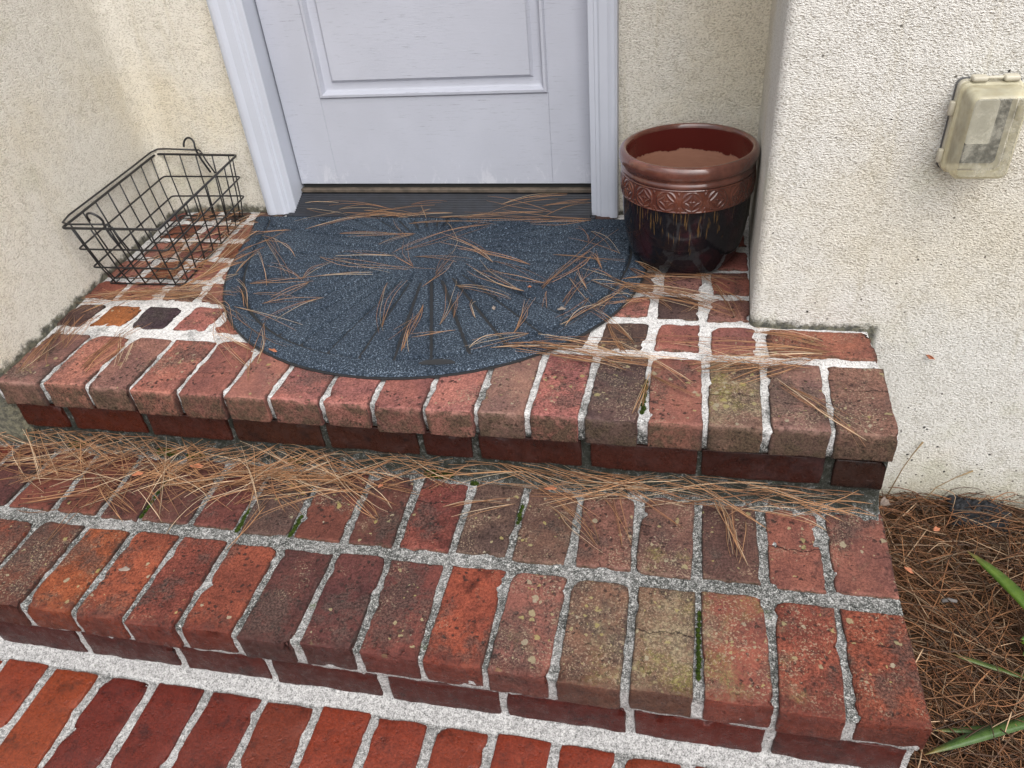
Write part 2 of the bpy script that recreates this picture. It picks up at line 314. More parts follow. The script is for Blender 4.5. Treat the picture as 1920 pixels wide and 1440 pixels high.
# ------------------------------------------------------------------ bricks and mortar
def fbm(p, f, o=3):
    return mnoise.fractal(Vector(p) * f, 1.0, 2.0, o)
def axis_cuts(half, r, step):
    n = max(1, int((2*half - 2*r) / step)); c = [-half, -half + r*.35, -half + r]
    c += [-half + r + (2*half - 2*r) * k / n for k in range(1, n)]
    return c + [half - r, half - r*.35, half]
def brick_mesh(w, d, h, seed, rough=1.0, r=.0032):
    """a worn brick: box with ragged rounded arrises, dents and a few chipped corners; origin at its centre"""
    rg = random.Random(seed); off = Vector((rg.uniform(0, 50), rg.uniform(0, 50), rg.uniform(0, 50)))
    hx, hy, hz = w/2, d/2, h/2
    cx, cy, cz = axis_cuts(hx, r, .0095), axis_cuts(hy, r, .0105), axis_cuts(hz, r, .012)
    idx = {}; V = []; F = []
    def vid(i, j, k):
        key = (i, j, k)
        if key not in idx: idx[key] = len(V); V.append((cx[i], cy[j], cz[k]))
        return idx[key]
    X, Y, Z = len(cx)-1, len(cy)-1, len(cz)-1
    for i in range(X):
        for j in range(Y):
            F.append((vid(i,j,Z), vid(i+1,j,Z), vid(i+1,j+1,Z), vid(i,j+1,Z))); F.append((vid(i,j,0), vid(i,j+1,0), vid(i+1,j+1,0), vid(i+1,j,0)))
    for i in range(X):
        for k in range(Z):
            F.append((vid(i,0,k), vid(i+1,0,k), vid(i+1,0,k+1), vid(i,0,k+1))); F.append((vid(i,Y,k), vid(i,Y,k+1), vid(i+1,Y,k+1), vid(i+1,Y,k)))
    for j in range(Y):
        for k in range(Z):
            F.append((vid(0,j,k), vid(0,j,k+1), vid(0,j+1,k+1), vid(0,j+1,k))); F.append((vid(X,j,k), vid(X,j+1,k), vid(X,j+1,k+1), vid(X,j,k+1)))
    skew = rg.uniform(-.004, .004) * rough; twist = rg.uniform(-.012, .012) * rough
    chips = [(Vector((rg.choice((-hx, hx)), rg.uniform(-hy, hy), hz)), rg.uniform(.007, .016)) for _ in range(rg.choice((1, 2, 3, 4)))]
    chips += [(Vector((rg.uniform(-hx, hx), -hy, hz)), rg.uniform(.006, .014)) for _ in range(rg.choice((0, 1, 2, 3)))]
    chips += [(Vector((rg.choice((-hx, hx)), rg.choice((-hy, hy)), hz)), rg.uniform(.008, .018)) for _ in range(rg.choice((0, 1, 2)))]
    out = []
    for p in V:
        p = Vector(p); n1 = mnoise.noise((p + off) * 34)
        rr = r * (1.0 + .85 * n1)
        q = Vector((max(-hx+rr, min(hx-rr, p.x)), max(-hy+rr, min(hy-rr, p.y)), max(-hz+rr, min(hz-rr, p.z))))
        dv = p - q
        if dv.length > 1e-7: p = q + dv.normalized() * rr; nn = dv.normalized()
        else: nn = Vector((0, 0, 0))
        a = (.0018 * mnoise.noise((p + off) * 16) + .0015 * mnoise.noise((p + off) * 65) + .0010 * mnoise.noise((p + off) * 150)) * rough
        p += nn * a
        for cc, cr in chips:
            dd = (p - cc).length
            if dd < cr: p -= nn * (cr - dd) * (.55 + .35*mnoise.noise((p + off) * 210))
        p.x += skew * (p.y / hy); p.x, p.y = p.x - twist * p.y * .3, p.y + twist * p.x * .3
        p.z += .0012 * rough * mnoise.noise(Vector((p.x, p.y, 0)) * 11 + off)
        out.append(p)
    return pyd('brick', out, F)
_seed = [100]
def brick(parent, x0, x1, y0, y1, z0, z1, color, lich, material, rough=1.0, tilt=0.0, r=.0032):
    _seed[0] += 1
    me = brick_mesh(x1-x0, y1-y0, z1-z0, _seed[0], rough, r)
    o = link('brick', me, material, parent, ((x0+x1)/2, (y0+y1)/2, (z0+z1)/2))
    o.rotation_euler = (tilt, rnd.uniform(-.006, .006), 0)
    o.color = (*color, lich)
    return o
def jit(c, a=.10):
    k = 1 + rnd.uniform(-a, a); return tuple(max(.005, x * k * (1 + rnd.uniform(-.06, .06))) for x in c)
DIM = lambda c, k=.92: tuple(x*k for x in c)
# true brick colours (albedo)
PINK, ROSE, GREYP, DARKB, TAN = (.40, .18, .145), (.36, .155, .125), (.30, .175, .14), (.135, .09, .08), (.24, .15, .11)
RED, ORNG, MARO, PLUM, RUST = (.30, .085, .05), (.37, .115, .05), (.17, .045, .034), (.15, .065, .06), (.27, .095, .055)

def sweep_body(name, path, x0, x1, material, parent, step=.006, amp=.0021, xa=.004):
    """a mortar body: an (y, z) outline swept along x and roughened"""
    P = []
    for (a, b) in zip(path[:-1], path[1:]):
        n = max(1, int(math.dist(a, b) / step))
        for k in range(n): P.append((a[0] + (b[0]-a[0])*k/n, a[1] + (b[1]-a[1])*k/n))
    P.append(path[-1]); n = len(P); T = []
    for i in range(n):
        a, b = P[max(0, i-1)], P[min(n-1, i+1)]; t = Vector((b[0]-a[0], b[1]-a[1])).normalized(); T.append((t.y, -t.x))
    nx = int((x1-x0)/step); xs = [x0 + (x1-x0)*i/nx for i in range(nx+1)]; V = []
    for i, x in enumerate(xs):
        for j, (y, z) in enumerate(P):
            q = Vector((x, y, z)); k = amp * (mnoise.noise(q*28) * 1.1 + mnoise.noise(q*85) * .8 + mnoise.noise(q*170) * .4)
            e = mnoise.noise(q*30) * .002 if i in (0, nx) else 0
            V.append((x + e, y + T[j][0]*k, z + T[j][1]*k))
    F = [(i*n+j, i*n+j+1, (i+1)*n+j+1, (i+1)*n+j) for i in range(nx) for j in range(n-1)]
    F.append(tuple(range(n))[::-1]); F.append(tuple(nx*n+j for j in range(n)))
    return link(name, pyd(name, V, F), material, parent)

tread_z = lambda y: -.1905 + (y + .385) * .035
wall_x = lambda y: -1.735 - .105 * max(0., y)

# ---- landing
landing = tag(empty('brick_landing', (-.9, .4, 0)), 'raised brick landing in front of the grey door, with white joints and an overhanging nosing', 'landing')
inv = lambda o: o   # children keep world coordinates through the parent inverse
def under(o, parent): o.parent = parent; o.matrix_parent_inverse = Matrix.Translation(parent.location).inverted(); return o
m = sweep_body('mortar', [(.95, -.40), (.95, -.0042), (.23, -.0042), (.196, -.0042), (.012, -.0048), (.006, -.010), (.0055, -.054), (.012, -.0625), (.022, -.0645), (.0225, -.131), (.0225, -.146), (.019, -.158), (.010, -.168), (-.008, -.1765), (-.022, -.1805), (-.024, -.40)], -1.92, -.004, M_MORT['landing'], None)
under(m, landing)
NOSE = [.0, -.101, -.204, -.306, -.410, -.513, -.611, -.708, -.806, -.909, -1.008, -1.114, -1.213, -1.316, -1.422, -1.524, -1.630, -1.745]
NOSE_Y = [.003, .002, .001, .0, -.004, -.002, -.004, -.008, -.008, -.005, -.003, -.005, -.006, -.005, -.003, .0, -.003]
NC = [(TAN, .8), (GREYP, .55), (TAN, .85), (ROSE, .25), (DARKB, .35), (PINK, .15), (GREYP, .25), (PINK, .2), (ROSE, .15), (PINK, .08), (PINK, .08), (ROSE, .1), (ROSE, .12), (PINK, .1), (GREYP, .2), (PINK, .12), (GREYP, .4)]
for i in range(17):
    a, b = NOSE[i+1], NOSE[i]; g1 = rnd.uniform(.0045, .0075); g2 = 0 if i == 0 else rnd.uniform(.0045, .0075)
    yb = .197 if i < 12 else .182
    under(brick(None, a + g1, b - g2, NOSE_Y[i], yb + rnd.uniform(-.004, .004), -.058 + rnd.uniform(-.002, .002), rnd.uniform(-.0012, .0015), jit(NC[i][0]), NC[i][1], M_BRICK), landing)
# the stretcher closing the right end behind the nosing
under(brick(None, -.191, -.002, .219, .312, -.056, .0005, (.34, .15, .105), .45, M_BRICK), landing)
rows = [(.219, .313), (.338, .424), (.447, .535), (.558, .645), (.668, .755), (.778, .842)]
RC = [ROSE, PINK, GREYP, (.30, .12, .085), (.26, .11, .07), DARKB, ROSE]
for k, (y0, y1) in enumerate(rows):
    x = -.2005 if k == 0 else -.205
    while x > -1.82:
        w = rnd.uniform(.100, .111); ga, gb = rnd.uniform(.007, .013), rnd.uniform(.007, .013)
        a, b = max(x - w + ga, wall_x(y0) - .01), x - gb
        if b - a > .035 and not (y1 > .80 and -1.5 < x < -.55 and False):
            c = rnd.choice(RC)
            if k == 0 and abs(x + .413) < .05: c = DARKB
            if k == 0 and abs(x + 1.50) < .055: c = (.075, .06, .07)
            if k == 0 and abs(x + 1.60) < .05: c = (.30, .12, .05)
            under(brick(None, a, b, y0 + rnd.uniform(-.004, .004), y1 + rnd.uniform(-.004, .004), -.056, rnd.uniform(-.0008, .0012), jit(c), rnd.uniform(.0, .25), M_BRICK, 1.2, 0, .006), landing)
        x -= w
RJ = [.0, -.094, -.311, -.515, -.722, -.832, -1.03, -1.235, -1.432, -1.62, -1.80]
for i in range(10):
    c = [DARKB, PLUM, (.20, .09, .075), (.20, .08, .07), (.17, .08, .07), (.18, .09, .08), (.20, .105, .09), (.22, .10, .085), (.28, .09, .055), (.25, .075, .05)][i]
    under(brick(None, RJ[i+1] + .007, RJ[i] - (.004 if i == 0 else .007), .0165 + rnd.uniform(-.002, .002), .12, -.1325, -.0705, jit(DIM((c[0], c[1]*1.1, c[2]*1.15), .46)), .05, M_BRICK_W), landing)  # damp riser tones dimmed further, painting in shade under the nosing

# ---- step
step = tag(empty('brick_step', (-.9, -.2, -.19)), 'lower brick step of two rows under drifted pine needles, its nosing wet at the front', 'step')
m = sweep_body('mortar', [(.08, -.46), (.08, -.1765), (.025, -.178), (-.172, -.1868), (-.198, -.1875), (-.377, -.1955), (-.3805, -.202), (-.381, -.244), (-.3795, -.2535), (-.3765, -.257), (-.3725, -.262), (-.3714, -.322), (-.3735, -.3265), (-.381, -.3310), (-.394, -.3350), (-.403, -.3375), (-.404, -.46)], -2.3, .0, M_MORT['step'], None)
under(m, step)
TJ = [.004, -.095, -.197, -.303, -.408, -.515, -.62, -.727, -.833, -.936, -1.043, -1.147, -1.251, -1.354, -1.455, -1.56, -1.664, -1.77, -1.875, -1.98, -2.085, -2.19, -2.29]
TC = [((.30, .105, .062), .62), ((.30, .105, .065), .62), ((.37, .145, .095), .72), (TAN, .95), ((.26, .17, .12), 1.0), ((.29, .15, .11), .85), ((.36, .11, .07), .25), ((.21, .085, .065), .45), ((.16, .07, .062), .22), (PLUM, .2), ((.30, .095, .058), .12), ((.27, .09, .062), .15), ((.33, .11, .058), .30), ((.36, .115, .055), .42), ((.18, .085, .06), .42), ((.28, .09, .05), .4)]
for i in range(22):
    c, l = TC[i] if i < 16 else (rnd.choice((RED, RUST, PLUM)), .2)
    a, b = TJ[i+1] + rnd.uniform(.005, .008), TJ[i] - (0 if i == 0 else rnd.uniform(.005, .008))
    zc = tread_z(-.29)
    under(brick(None, a, b, -.386 + rnd.uniform(-.003, .003), -.199 + rnd.uniform(-.004, .004), zc - .057, zc + .001 + rnd.uniform(-.001, .0015), jit(c, .06), l, M_BRICK_F, 1., .035), step)
SJ = [.002, -.099, -.2, -.307, -.412, -.518, -.625, -.727, -.836, -.935, -1.04, -1.15, -1.251, -1.361, -1.455, -1.56, -1.665, -1.77, -1.875, -1.98, -2.085, -2.19, -2.29]
SC = [((.37, .16, .125), .45), ((.36, .155, .12), .5), ((.20, .12, .10), .55), ((.25, .15, .115), .7), ((.25, .145, .115), .65), ((.25, .15, .11), .75), ((.20, .125, .10), .7), ((.30, .105, .085), .2), ((.17, .08, .07), .2), ((.26, .095, .075), .2), ((.16, .10, .085), .3), ((.25, .10, .08), .2), ((.20, .10, .085), .3), ((.17, .08, .065), .3), ((.22, .09, .07), .3), ((.24, .09, .065), .3)]
for i in range(22):
    c, l = SC[i] if i < 16 else (rnd.choice((RED, PLUM)), .2); c = DIM(c, .72)
    a, b = SJ[i+1] + rnd.uniform(.005, .008), SJ[i] - (0 if i == 0 else rnd.uniform(.005, .008))
    zc = tread_z(-.08)
    under(brick(None, a, b, -.173 + rnd.uniform(-.003, .003), .012 + rnd.uniform(-.004, .003), zc - .057, zc + .001 + rnd.uniform(-.001, .0015), jit(c, .06), l, M_BRICK, 1., .035), step)
PJ = [-.004, -.195, -.4, -.603, -.804, -1.01, -1.186, -1.384, -1.585, -1.785, -1.985, -2.18, -2.29]
for i in range(12):
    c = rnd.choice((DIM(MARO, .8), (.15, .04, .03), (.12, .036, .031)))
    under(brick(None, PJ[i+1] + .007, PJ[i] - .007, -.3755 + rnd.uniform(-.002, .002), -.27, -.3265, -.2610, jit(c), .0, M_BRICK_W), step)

# ---- walkway in front of the step
walk = tag(empty('brick_walkway', (-1.0, -.8, -.335)), 'wet red brick walkway with white joints below the step', None, None, 'structure')
m = sweep_body('mortar', [(-.39, -.50), (-.39, -.3395), (-2.10, -.3395), (-2.10, -.50)], -2.4, .02, M_MORT['walk'], None, .009)
under(m, walk)
WJ0 = [.015, -.09, -.2, -.308, -.411, -.515, -.618, -.716, -.816, -.918, -1.018, -1.127, -1.234, -1.341, -1.447, -1.55, -1.655, -1.76, -1.865, -1.97, -2.075, -2.18, -2.285, -2.39]
WC = [(.36, .11, .05), (.34, .105, .05), (.37, .12, .055), (.36, .115, .052), (.34, .10, .048), (.31, .088, .045), (.33, .095, .05), (.31, .095, .05), (.33, .10, .05), (.29, .085, .05), (.20, .058, .042), (.22, .058, .04), (.20, .052, .036), (.42, .135, .05), (.36, .105, .055), (.38, .115, .05), (.33, .095, .05)]
for rw in range(4):
    y1 = -.405 - rw * .207; y0 = y1 - .192
    for i in range(23):
        c = WC[i] if (rw == 0 and i < 17) else rnd.choice(WC)
        a, b = WJ0[i+1] + rnd.uniform(.007, .010), WJ0[i] - rnd.uniform(.007, .010)
        under(brick(None, a, b, y0 + rnd.uniform(-.004, .004), y1 + rnd.uniform(-.004, .003), -.392, -.335 + rnd.uniform(-.001, .0015), jit(DIM(c, 1.06), .08), .0, M_BRICK_W, .9), walk)

# ------------------------------------------------------------------ stucco walls
def arc(c, r, a0, a1, n=8): return [(c[0] + r*math.cos(math.radians(a0 + (a1-a0)*k/n)), c[1] + r*math.sin(math.radians(a0 + (a1-a0)*k/n))) for k in range(n+1)]
rl = .028; WY = .846
pts = [(-4.5, .0)] + arc((-1.735 - rl, .0 + rl), rl, -90, 4, 6) + [(wall_x(.4), .4), (wall_x(.74), .74)]
_b = Vector((wall_x(WY), WY)); _a = Vector((wall_x(.765), .765)); _c = Vector((_b.x + .082, WY))
for k in range(1, 9):
    t = k/9; q = _a*(1-t)**2 + _b*2*t*(1-t) + _c*t*t; pts.append((q.x, q.y))
pts += [(_c.x, WY), (_c.x, 1.2), (-4.5, 1.2)]
me = extrude_poly('stucco_wall', pts, -.6, 2.75)
w = link('stucco_wall', me, M_STUC_L, None, None, False); tag(w, 'cream stucco side wall on the left behind the wire basket', 'wall')
XL = _c.x
bm = bmesh.new()
for lo, hi in (((XL, WY, -.6), (-1.50, 1.2, 2.75)), ((-.545, WY, -.6), (-.196, 1.2, 2.75)), ((-1.50, WY, 2.12), (-.545, 1.2, 2.75))):
    r0 = bmesh.ops.create_cube(bm, size=1)
    for v in r0['verts']: v.co = Vector([lo[i] + (v.co[i] + .5)*(hi[i] - lo[i]) for i in range(3)])
w = link('stucco_wall', bm_mesh('stucco_wall', bm), M_STUC_L, None, None, False); tag(w, 'cream stucco wall around the door, showing behind the glazed pot', 'wall')
rr = .018
pts = [(-.1955, 1.2), (-.1955, .95), (-.203, .82), (-.2205, .36)] + arc((-.222 + rr, .320 + rr), rr, 180, 270, 8) + [(4.5, .32), (4.5, 1.2)]
w = link('stucco_wall', extrude_poly('stucco_wall', pts, -.6, 2.75), M_STUC_R, None, None, False); tag(w, 'pale stucco wall at right with black specks, carrying the outlet cover', 'wall')
for o in (w,):
    for p in o.data.polygons:
        if abs(p.normal.z) < .5: p.use_smooth = True
    o.data.set_sharp_from_angle(angle=math.radians(25))

# ------------------------------------------------------------------ door, frame, threshold
DX0, DX1, DY, DZ = -1.425, -.6005, .885, .066
door = tag(empty('entry_door', ((DX0+DX1)/2, DY, DZ)), 'pale lavender grey painted wooden door with a recessed lower panel and scuffed bottom rail', 'door')
PX0, PX1, PZ = -1.311, -.7035, .298            # opening of the lower panel
def dpart(name, lo, hi, bev=.0015, mat=M_DOOR): return under(link(name, box_mesh(name, lo, hi, bev, 1), mat, None, None, False), door)
dpart('bottom_rail', (PX0+.0003, DY+.0003, DZ), (PX1-.0003, DY+.044, PZ), .0006)
dpart('stile', (DX0, DY, DZ), (PX0, DY+.044, 2.09), .0008); dpart('stile', (PX1, DY, DZ), (DX1, DY+.044, 2.09), .0008)
dpart('lock_rail', (PX0+.0005, DY+.0004, .98), (PX1-.0005, DY+.044, 1.16)); dpart('top_rail', (PX0+.0005, DY+.0004, 1.97), (PX1-.0005, DY+.044, 2.09))
def panel(z0, z1):
    # moulding: stepped sticking running round the opening, then the raised field
    prof = [(0, .0005), (.004, -.005), (.010, -.0055), (.013, .002), (.016, .010), (.020, .012), (.036, .013), (.043, .0065)]
    V = []; F = []
    for d, yy in prof: V += [(PX0+d, DY+yy, z0+d), (PX1-d, DY+yy, z0+d), (PX1-d, DY+yy, z1-d), (PX0+d, DY+yy, z1-d)]
    for k in range(len(prof)-1):
        for s in range(4): F.append((k*4+s, k*4+(s+1) % 4, (k+1)*4+(s+1) % 4, (k+1)*4+s))
    d = .0432; pn = dpart('panel', (PX0+d, DY+.0035, z0+d), (PX1-d, DY+.03, z1-d), .0012)
    link('moulding', pyd('moulding', V, F), M_DOOR, pn, None, False)
panel(PZ+.0005, .98); panel(1.16, 1.97)
under(link('door_sweep', box_mesh('door_sweep', (DX0+.002, DY+.006, .048), (DX1-.002, DY+.030, .0655)), M_DARK, None, None, False), door)
kn = bmesh.new(); bmesh.ops.create_uvsphere(kn, u_segments=20, v_segments=12, radius=.028)
for v in kn.verts: v.co = Vector((v.co.x - .66, v.co.y*.8 + DY - .055, v.co.z + 1.0))
kb = under(link('door_knob', bm_mesh('door_knob', kn), plain('brass', (.55, .4, .16), .3, 1.), None), door)
bmk = bmesh.new(); bmesh.ops.create_cone(bmk, cap_ends=True, segments=20, radius1=.03, radius2=.014, depth=.05)
for v in bmk.verts: v.co = Vector((v.co.x - .66, -v.co.z + DY - .0255, v.co.y + 1.0))
link('knob_rose', bm_mesh('knob_rose', bmk), bpy.data.materials['brass'], kb)

frame = tag(empty('door_frame', (-1.01, .85, 0)), 'pale grey painted moulded frame standing on the bricks round the door', 'door frame')
def casing(x_in, sgn, ztop):
    # cross-section in (x outward from opening, y): inner bead, flat, outer backband
    prof = [(0, WY), (0, .829), (.003, .826), (.012, .8255), (.015, .823), (.018, .8205), (.040, .8195), (.046, .8165), (.052, .8145), (.060, .815), (.068, .819), (.069, WY)]
    if sgn > 0: prof = [(a*.056/.069, b) for a, b in prof]
    V = []; F = []; n = len(prof)
    for z in (.0015, ztop): V += [(x_in + sgn*a, b, z) for a, b in prof]
    for i in range(n): F.append((i, (i+1) % n, n+(i+1) % n, n+i))
    F += [tuple(range(n)), tuple(range(n, 2*n))]
    me = pyd('casing', V, F); b = bmesh.new(); b.from_mesh(me); return under(link('casing', bm_mesh('casing', b), M_TRIM, None, None, False), frame)
casing(-1.449, -1, 2.17); casing(-.5835, 1, 2.17)
def fpart(name, lo, hi, mat=M_TRIM): return under(link(name, box_mesh(name, lo, hi, .001, 1), mat, None, None, False), frame)
fpart('jamb', (-1.4995, .8292, .002), (-1.4305, .9995, 2.105)); fpart('jamb', (-.5955, .8285, .002), (-.5455, .9995, 2.105))
fpart('head', (-1.43, .83, 2.094), (-.596, .9995, 2.12)); fpart('head_casing', (-1.449, .8195, 2.1005), (-.5835, WY-.0005, 2.17))
fpart('backing', (-1.4295, .945, .05), (-.5965, .999, 2.093), M_DARK)

thr = tag(empty('threshold', (-1.01, .85, 0)), 'dark ribbed threshold sloping from the door down to the doormat', 'threshold')
P = [(.9995, .001), (.799, .001), (.799, .007), (.806, .010)]
y = .808
while y < .872:
    zz = .010 + (y - .806) * .42
    P += [(y, zz), (y + .0022, zz - .0016), (y + .0048, zz - .0010), (y + .0066, zz + .0028)]; y += .0078
P += [(.876, .040), (.9995, .0415)]
V = []; F = []; n = len(P)
for x in (-1.4290, -.5965): V += [(x, a, b) for a, b in P]
for i in range(n): F.append((i, (i+1) % n, n+(i+1) % n, n+i))
F += [tuple(range(n)), tuple(range(n, 2*n))]
me = pyd('ribbed_tread', V, F); b = bmesh.new(); b.from_mesh(me)
under(link('ribbed_tread', bm_mesh('ribbed_tread', b), M_RUB, None, None, False), thr)
under(link('wood_strip', box_mesh('wood_strip', (-1.4285, .8785, .042), (-.597, .9445, .0535), .002, 1), M_STRIP, None, None, False), thr)
for xa, xb in ((-1.449, -1.4305), (-.5955, -.5838)):
    under(link('end_cap', box_mesh('end_cap', (xa, .7995, .0012), (xb, .8190 if xa < -1 else .8140, .0085), .001, 1), M_RUB, None, None, False), thr)

# ------------------------------------------------------------------ ground and planting bed
g = G('bed_soil'); v = g.pos()
c = g.ramp(g.noise(v, 60, 8, .7), [(.35, (.025, .016, .010)), (.5, (.09, .05, .028)), (.65, (.20, .115, .06))])
g.P(Base_Color=c, Roughness=.95, Specular_IOR_Level=.1); g.bump(g.noise(v, 120, 6, .7), .8, .008); M_SOIL = g.m
bed_z = lambda x, y: -.432 + .012 * mnoise.noise(Vector((x, y, 0)) * 6) + .03 * max(0, min(1, (y + .1) / -.5)) * .6
xs = sorted(set([-150, -60, -20, -8, -4, -2.4] + [round(-.02 + .04*i, 3) for i in range(0, 40)] + [2.5, 5, 12, 40, 150]))
ys = sorted(set([-150, -60, -20, -8, -4] + [round(-2.2 + .05*i, 3) for i in range(0, 53)] + [1.5, 4, 12, 40, 150]))
V = [(x, y, bed_z(x, y) if (-.1 < x < 1.6 and -2.2 <= y < .4) else -.455) for x in xs for y in ys]; n = len(ys)
F = [(i*n+j, (i+1)*n+j, (i+1)*n+j+1, i*n+j+1) for i in range(len(xs)-1) for j in range(n-1)]
tag(link('ground', pyd('ground', V, F), M_SOIL), 'dark soil bed beside the steps', None, None, 'structure')

# ------------------------------------------------------------------ pine needles
g = G('pine_needle'); at = g.node('ShaderNodeVertexColor', {'layer_name': 'tint'}).outputs['Color']
g.P(Base_Color=at, Roughness=.55, Specular_IOR_Level=.3); M_NEEDLE = g.m
NR, NS = 8, 3
def needle_mesh(name, A, B, bow, lift, rad, tint, sag=None):
    """A, B: (n,3) ends; bow: sideways bend; lift: arch of the middle; one thin three-sided blade each"""
    A, B = np.asarray(A, float), np.asarray(B, float); n = len(A); t = np.linspace(0, 1, NR)
    D = B - A; L = np.linalg.norm(D, axis=1, keepdims=True); T = D / L
    S = np.stack([-T[:, 1], T[:, 0], np.zeros(n)], 1); S /= np.maximum(np.linalg.norm(S, axis=1, keepdims=True), 1e-6)
    U = np.cross(T, S)
    w = 4*t*(1-t); ph = nrg.uniform(0, 6.28, (n, 1)); wob = np.sin(t[None]*6.28*1.1 + ph) * w * .22
    C = A[:, None] + D[:, None]*t[None, :, None] + S[:, None]*((bow[:, None]*(w[None] + wob))[..., None])
    C[:, :, 2] += lift[:, None]*w[None]
    if sag is not None: C = sag(C)
    r = rad[:, None]*(1 - .55*t[None]**2)
    ang = np.arange(NS)*2*np.pi/NS
    V = C[:, :, None] + r[:, :, None, None]*(S[:, None, None]*np.cos(ang)[None, None, :, None] + U[:, None, None]*np.sin(ang)[None, None, :, None])
    V = V.reshape(-1, 3); base = (np.arange(n)*NR*NS)[:, None, None]
    i = np.arange(NR-1)[None, :, None]; s = np.arange(NS)[None, None]
    f = np.stack([base+i*NS+s, base+i*NS+(s+1) % NS, base+(i+1)*NS+(s+1) % NS, base+(i+1)*NS+s], -1).reshape(-1, 4)
    me = bpy.data.meshes.new(name); me.vertices.add(len(V)); me.vertices.foreach_set('co', V.ravel().astype('f4'))
    me.loops.add(f.size); me.loops.foreach_set('vertex_index', f.ravel().astype('i4'))
    me.polygons.add(len(f)); me.polygons.foreach_set('loop_start', np.arange(0, f.size, 4, dtype='i4')); me.polygons.foreach_set('loop_total', np.full(len(f), 4, 'i4'))
    me.update(); me.validate()
    ca = me.color_attributes.new('tint', 'FLOAT_COLOR', 'POINT')
    cc = np.ones((n, NR, NS, 4), 'f4'); cc[..., :3] = tint[:, None, None]
    cc[:, 0:1, :, :3] *= .45
    ca.data.foreach_set('color', cc.ravel()); me.materials.append(M_NEEDLE); return me
def tints(n, dead=.0):
    k = nrg.uniform(0, 1, (n, 1)); c = (1-k)*np.array([.40, .22, .11]) + k*np.array([.20, .088, .042])
    o = nrg.uniform(0, 1, n); c[o < .15] = np.array([.48, .36, .24]); c[o > .90 - dead] = np.array([.12, .075, .05])
    return c*nrg.uniform(.65, 1.35, (n, 1))
# outline of the doormat (half round), needed for the needles lying on it
MC = Vector((-.975, .793))
MOUT = [(180, .562), (190, .545), (200, .532), (213, .588), (225, .604), (238, .640), (250, .678), (262, .708), (272, .722), (284, .712), (297, .705), (305, .693), (315, .672), (325, .628), (335, .590), (348, .548), (360, .525)]
def mat_r(a):
    for (a0, r0), (a1, r1) in zip(MOUT[:-1], MOUT[1:]):
        if a0 <= a <= a1:
            t = (a-a0)/(a1-a0); return r0 + (r1-r0)*t
    return 0
_ma = np.array([a for a, _ in MOUT]); 
# smooth the measured outline
_fit = np.polyfit((_ma-270)/90, [r for _, r in MOUT], 6)
mat_r = lambda a: float(np.polyval(_fit, (a-270)/90))
def on_mat(x, y):
    d = Vector((x, y)) - MC
    if d.y > .0: return False
    a = math.degrees(math.atan2(d.y, d.x)) % 360
    return d.length < mat_r(a) if 180 <= a <= 360 else False
def land_z(x, y):
    if y > .80: return .012 + max(0, y - .806)*.42 + .003
    return .0140 if on_mat(x, y) else .002

def fascicle(specs, extra=2, spread=.10, zf=land_z, layer=.0, rad=.0008):
    A = []; B = []; bow = []; lift = []
    for (x0, y0, x1, y1) in specs:
        if rnd.random() < .5: x0, y0, x1, y1 = x1, y1, x0, y0
        L = math.hypot(x1-x0, y1-y0); lz = rnd.uniform(0, layer); bw = rnd.gauss(0, .045)*L
        for k in range(1 + (rnd.randint(1, extra) if extra else 0)):
            a = math.atan2(y1-y0, x1-x0) + (rnd.uniform(-spread, spread) if k else 0); l = L*(1 if k == 0 else rnd.uniform(.75, 1.05))
            xe, ye = x0 + l*math.cos(a), y0 + l*math.sin(a)
            A.append((x0, y0, zf(x0, y0) + .001 + lz)); B.append((xe, ye, zf(xe, ye) + .001 + lz + rnd.uniform(0, .004)))
            bow.append(bw + rnd.uniform(-.022, .022)*L); lift.append(abs(rnd.gauss(0, .0045)) + .001)
    n = len(A); return np.array(A), np.array(B), np.array(bow), np.array(lift), nrg.uniform(.8, 1.15, n)*rad, tints(n)
def lay(zf, pad=.0009):
    """keep the blades above the surface they lie on"""
    def fn(C):
        s = C.shape
        for i in range(s[0]):
            for j in range(s[1]):
                z = zf(C[i, j, 0], C[i, j, 1]) + pad
                if C[i, j, 2] < z: C[i, j, 2] = z
        return C
    return fn
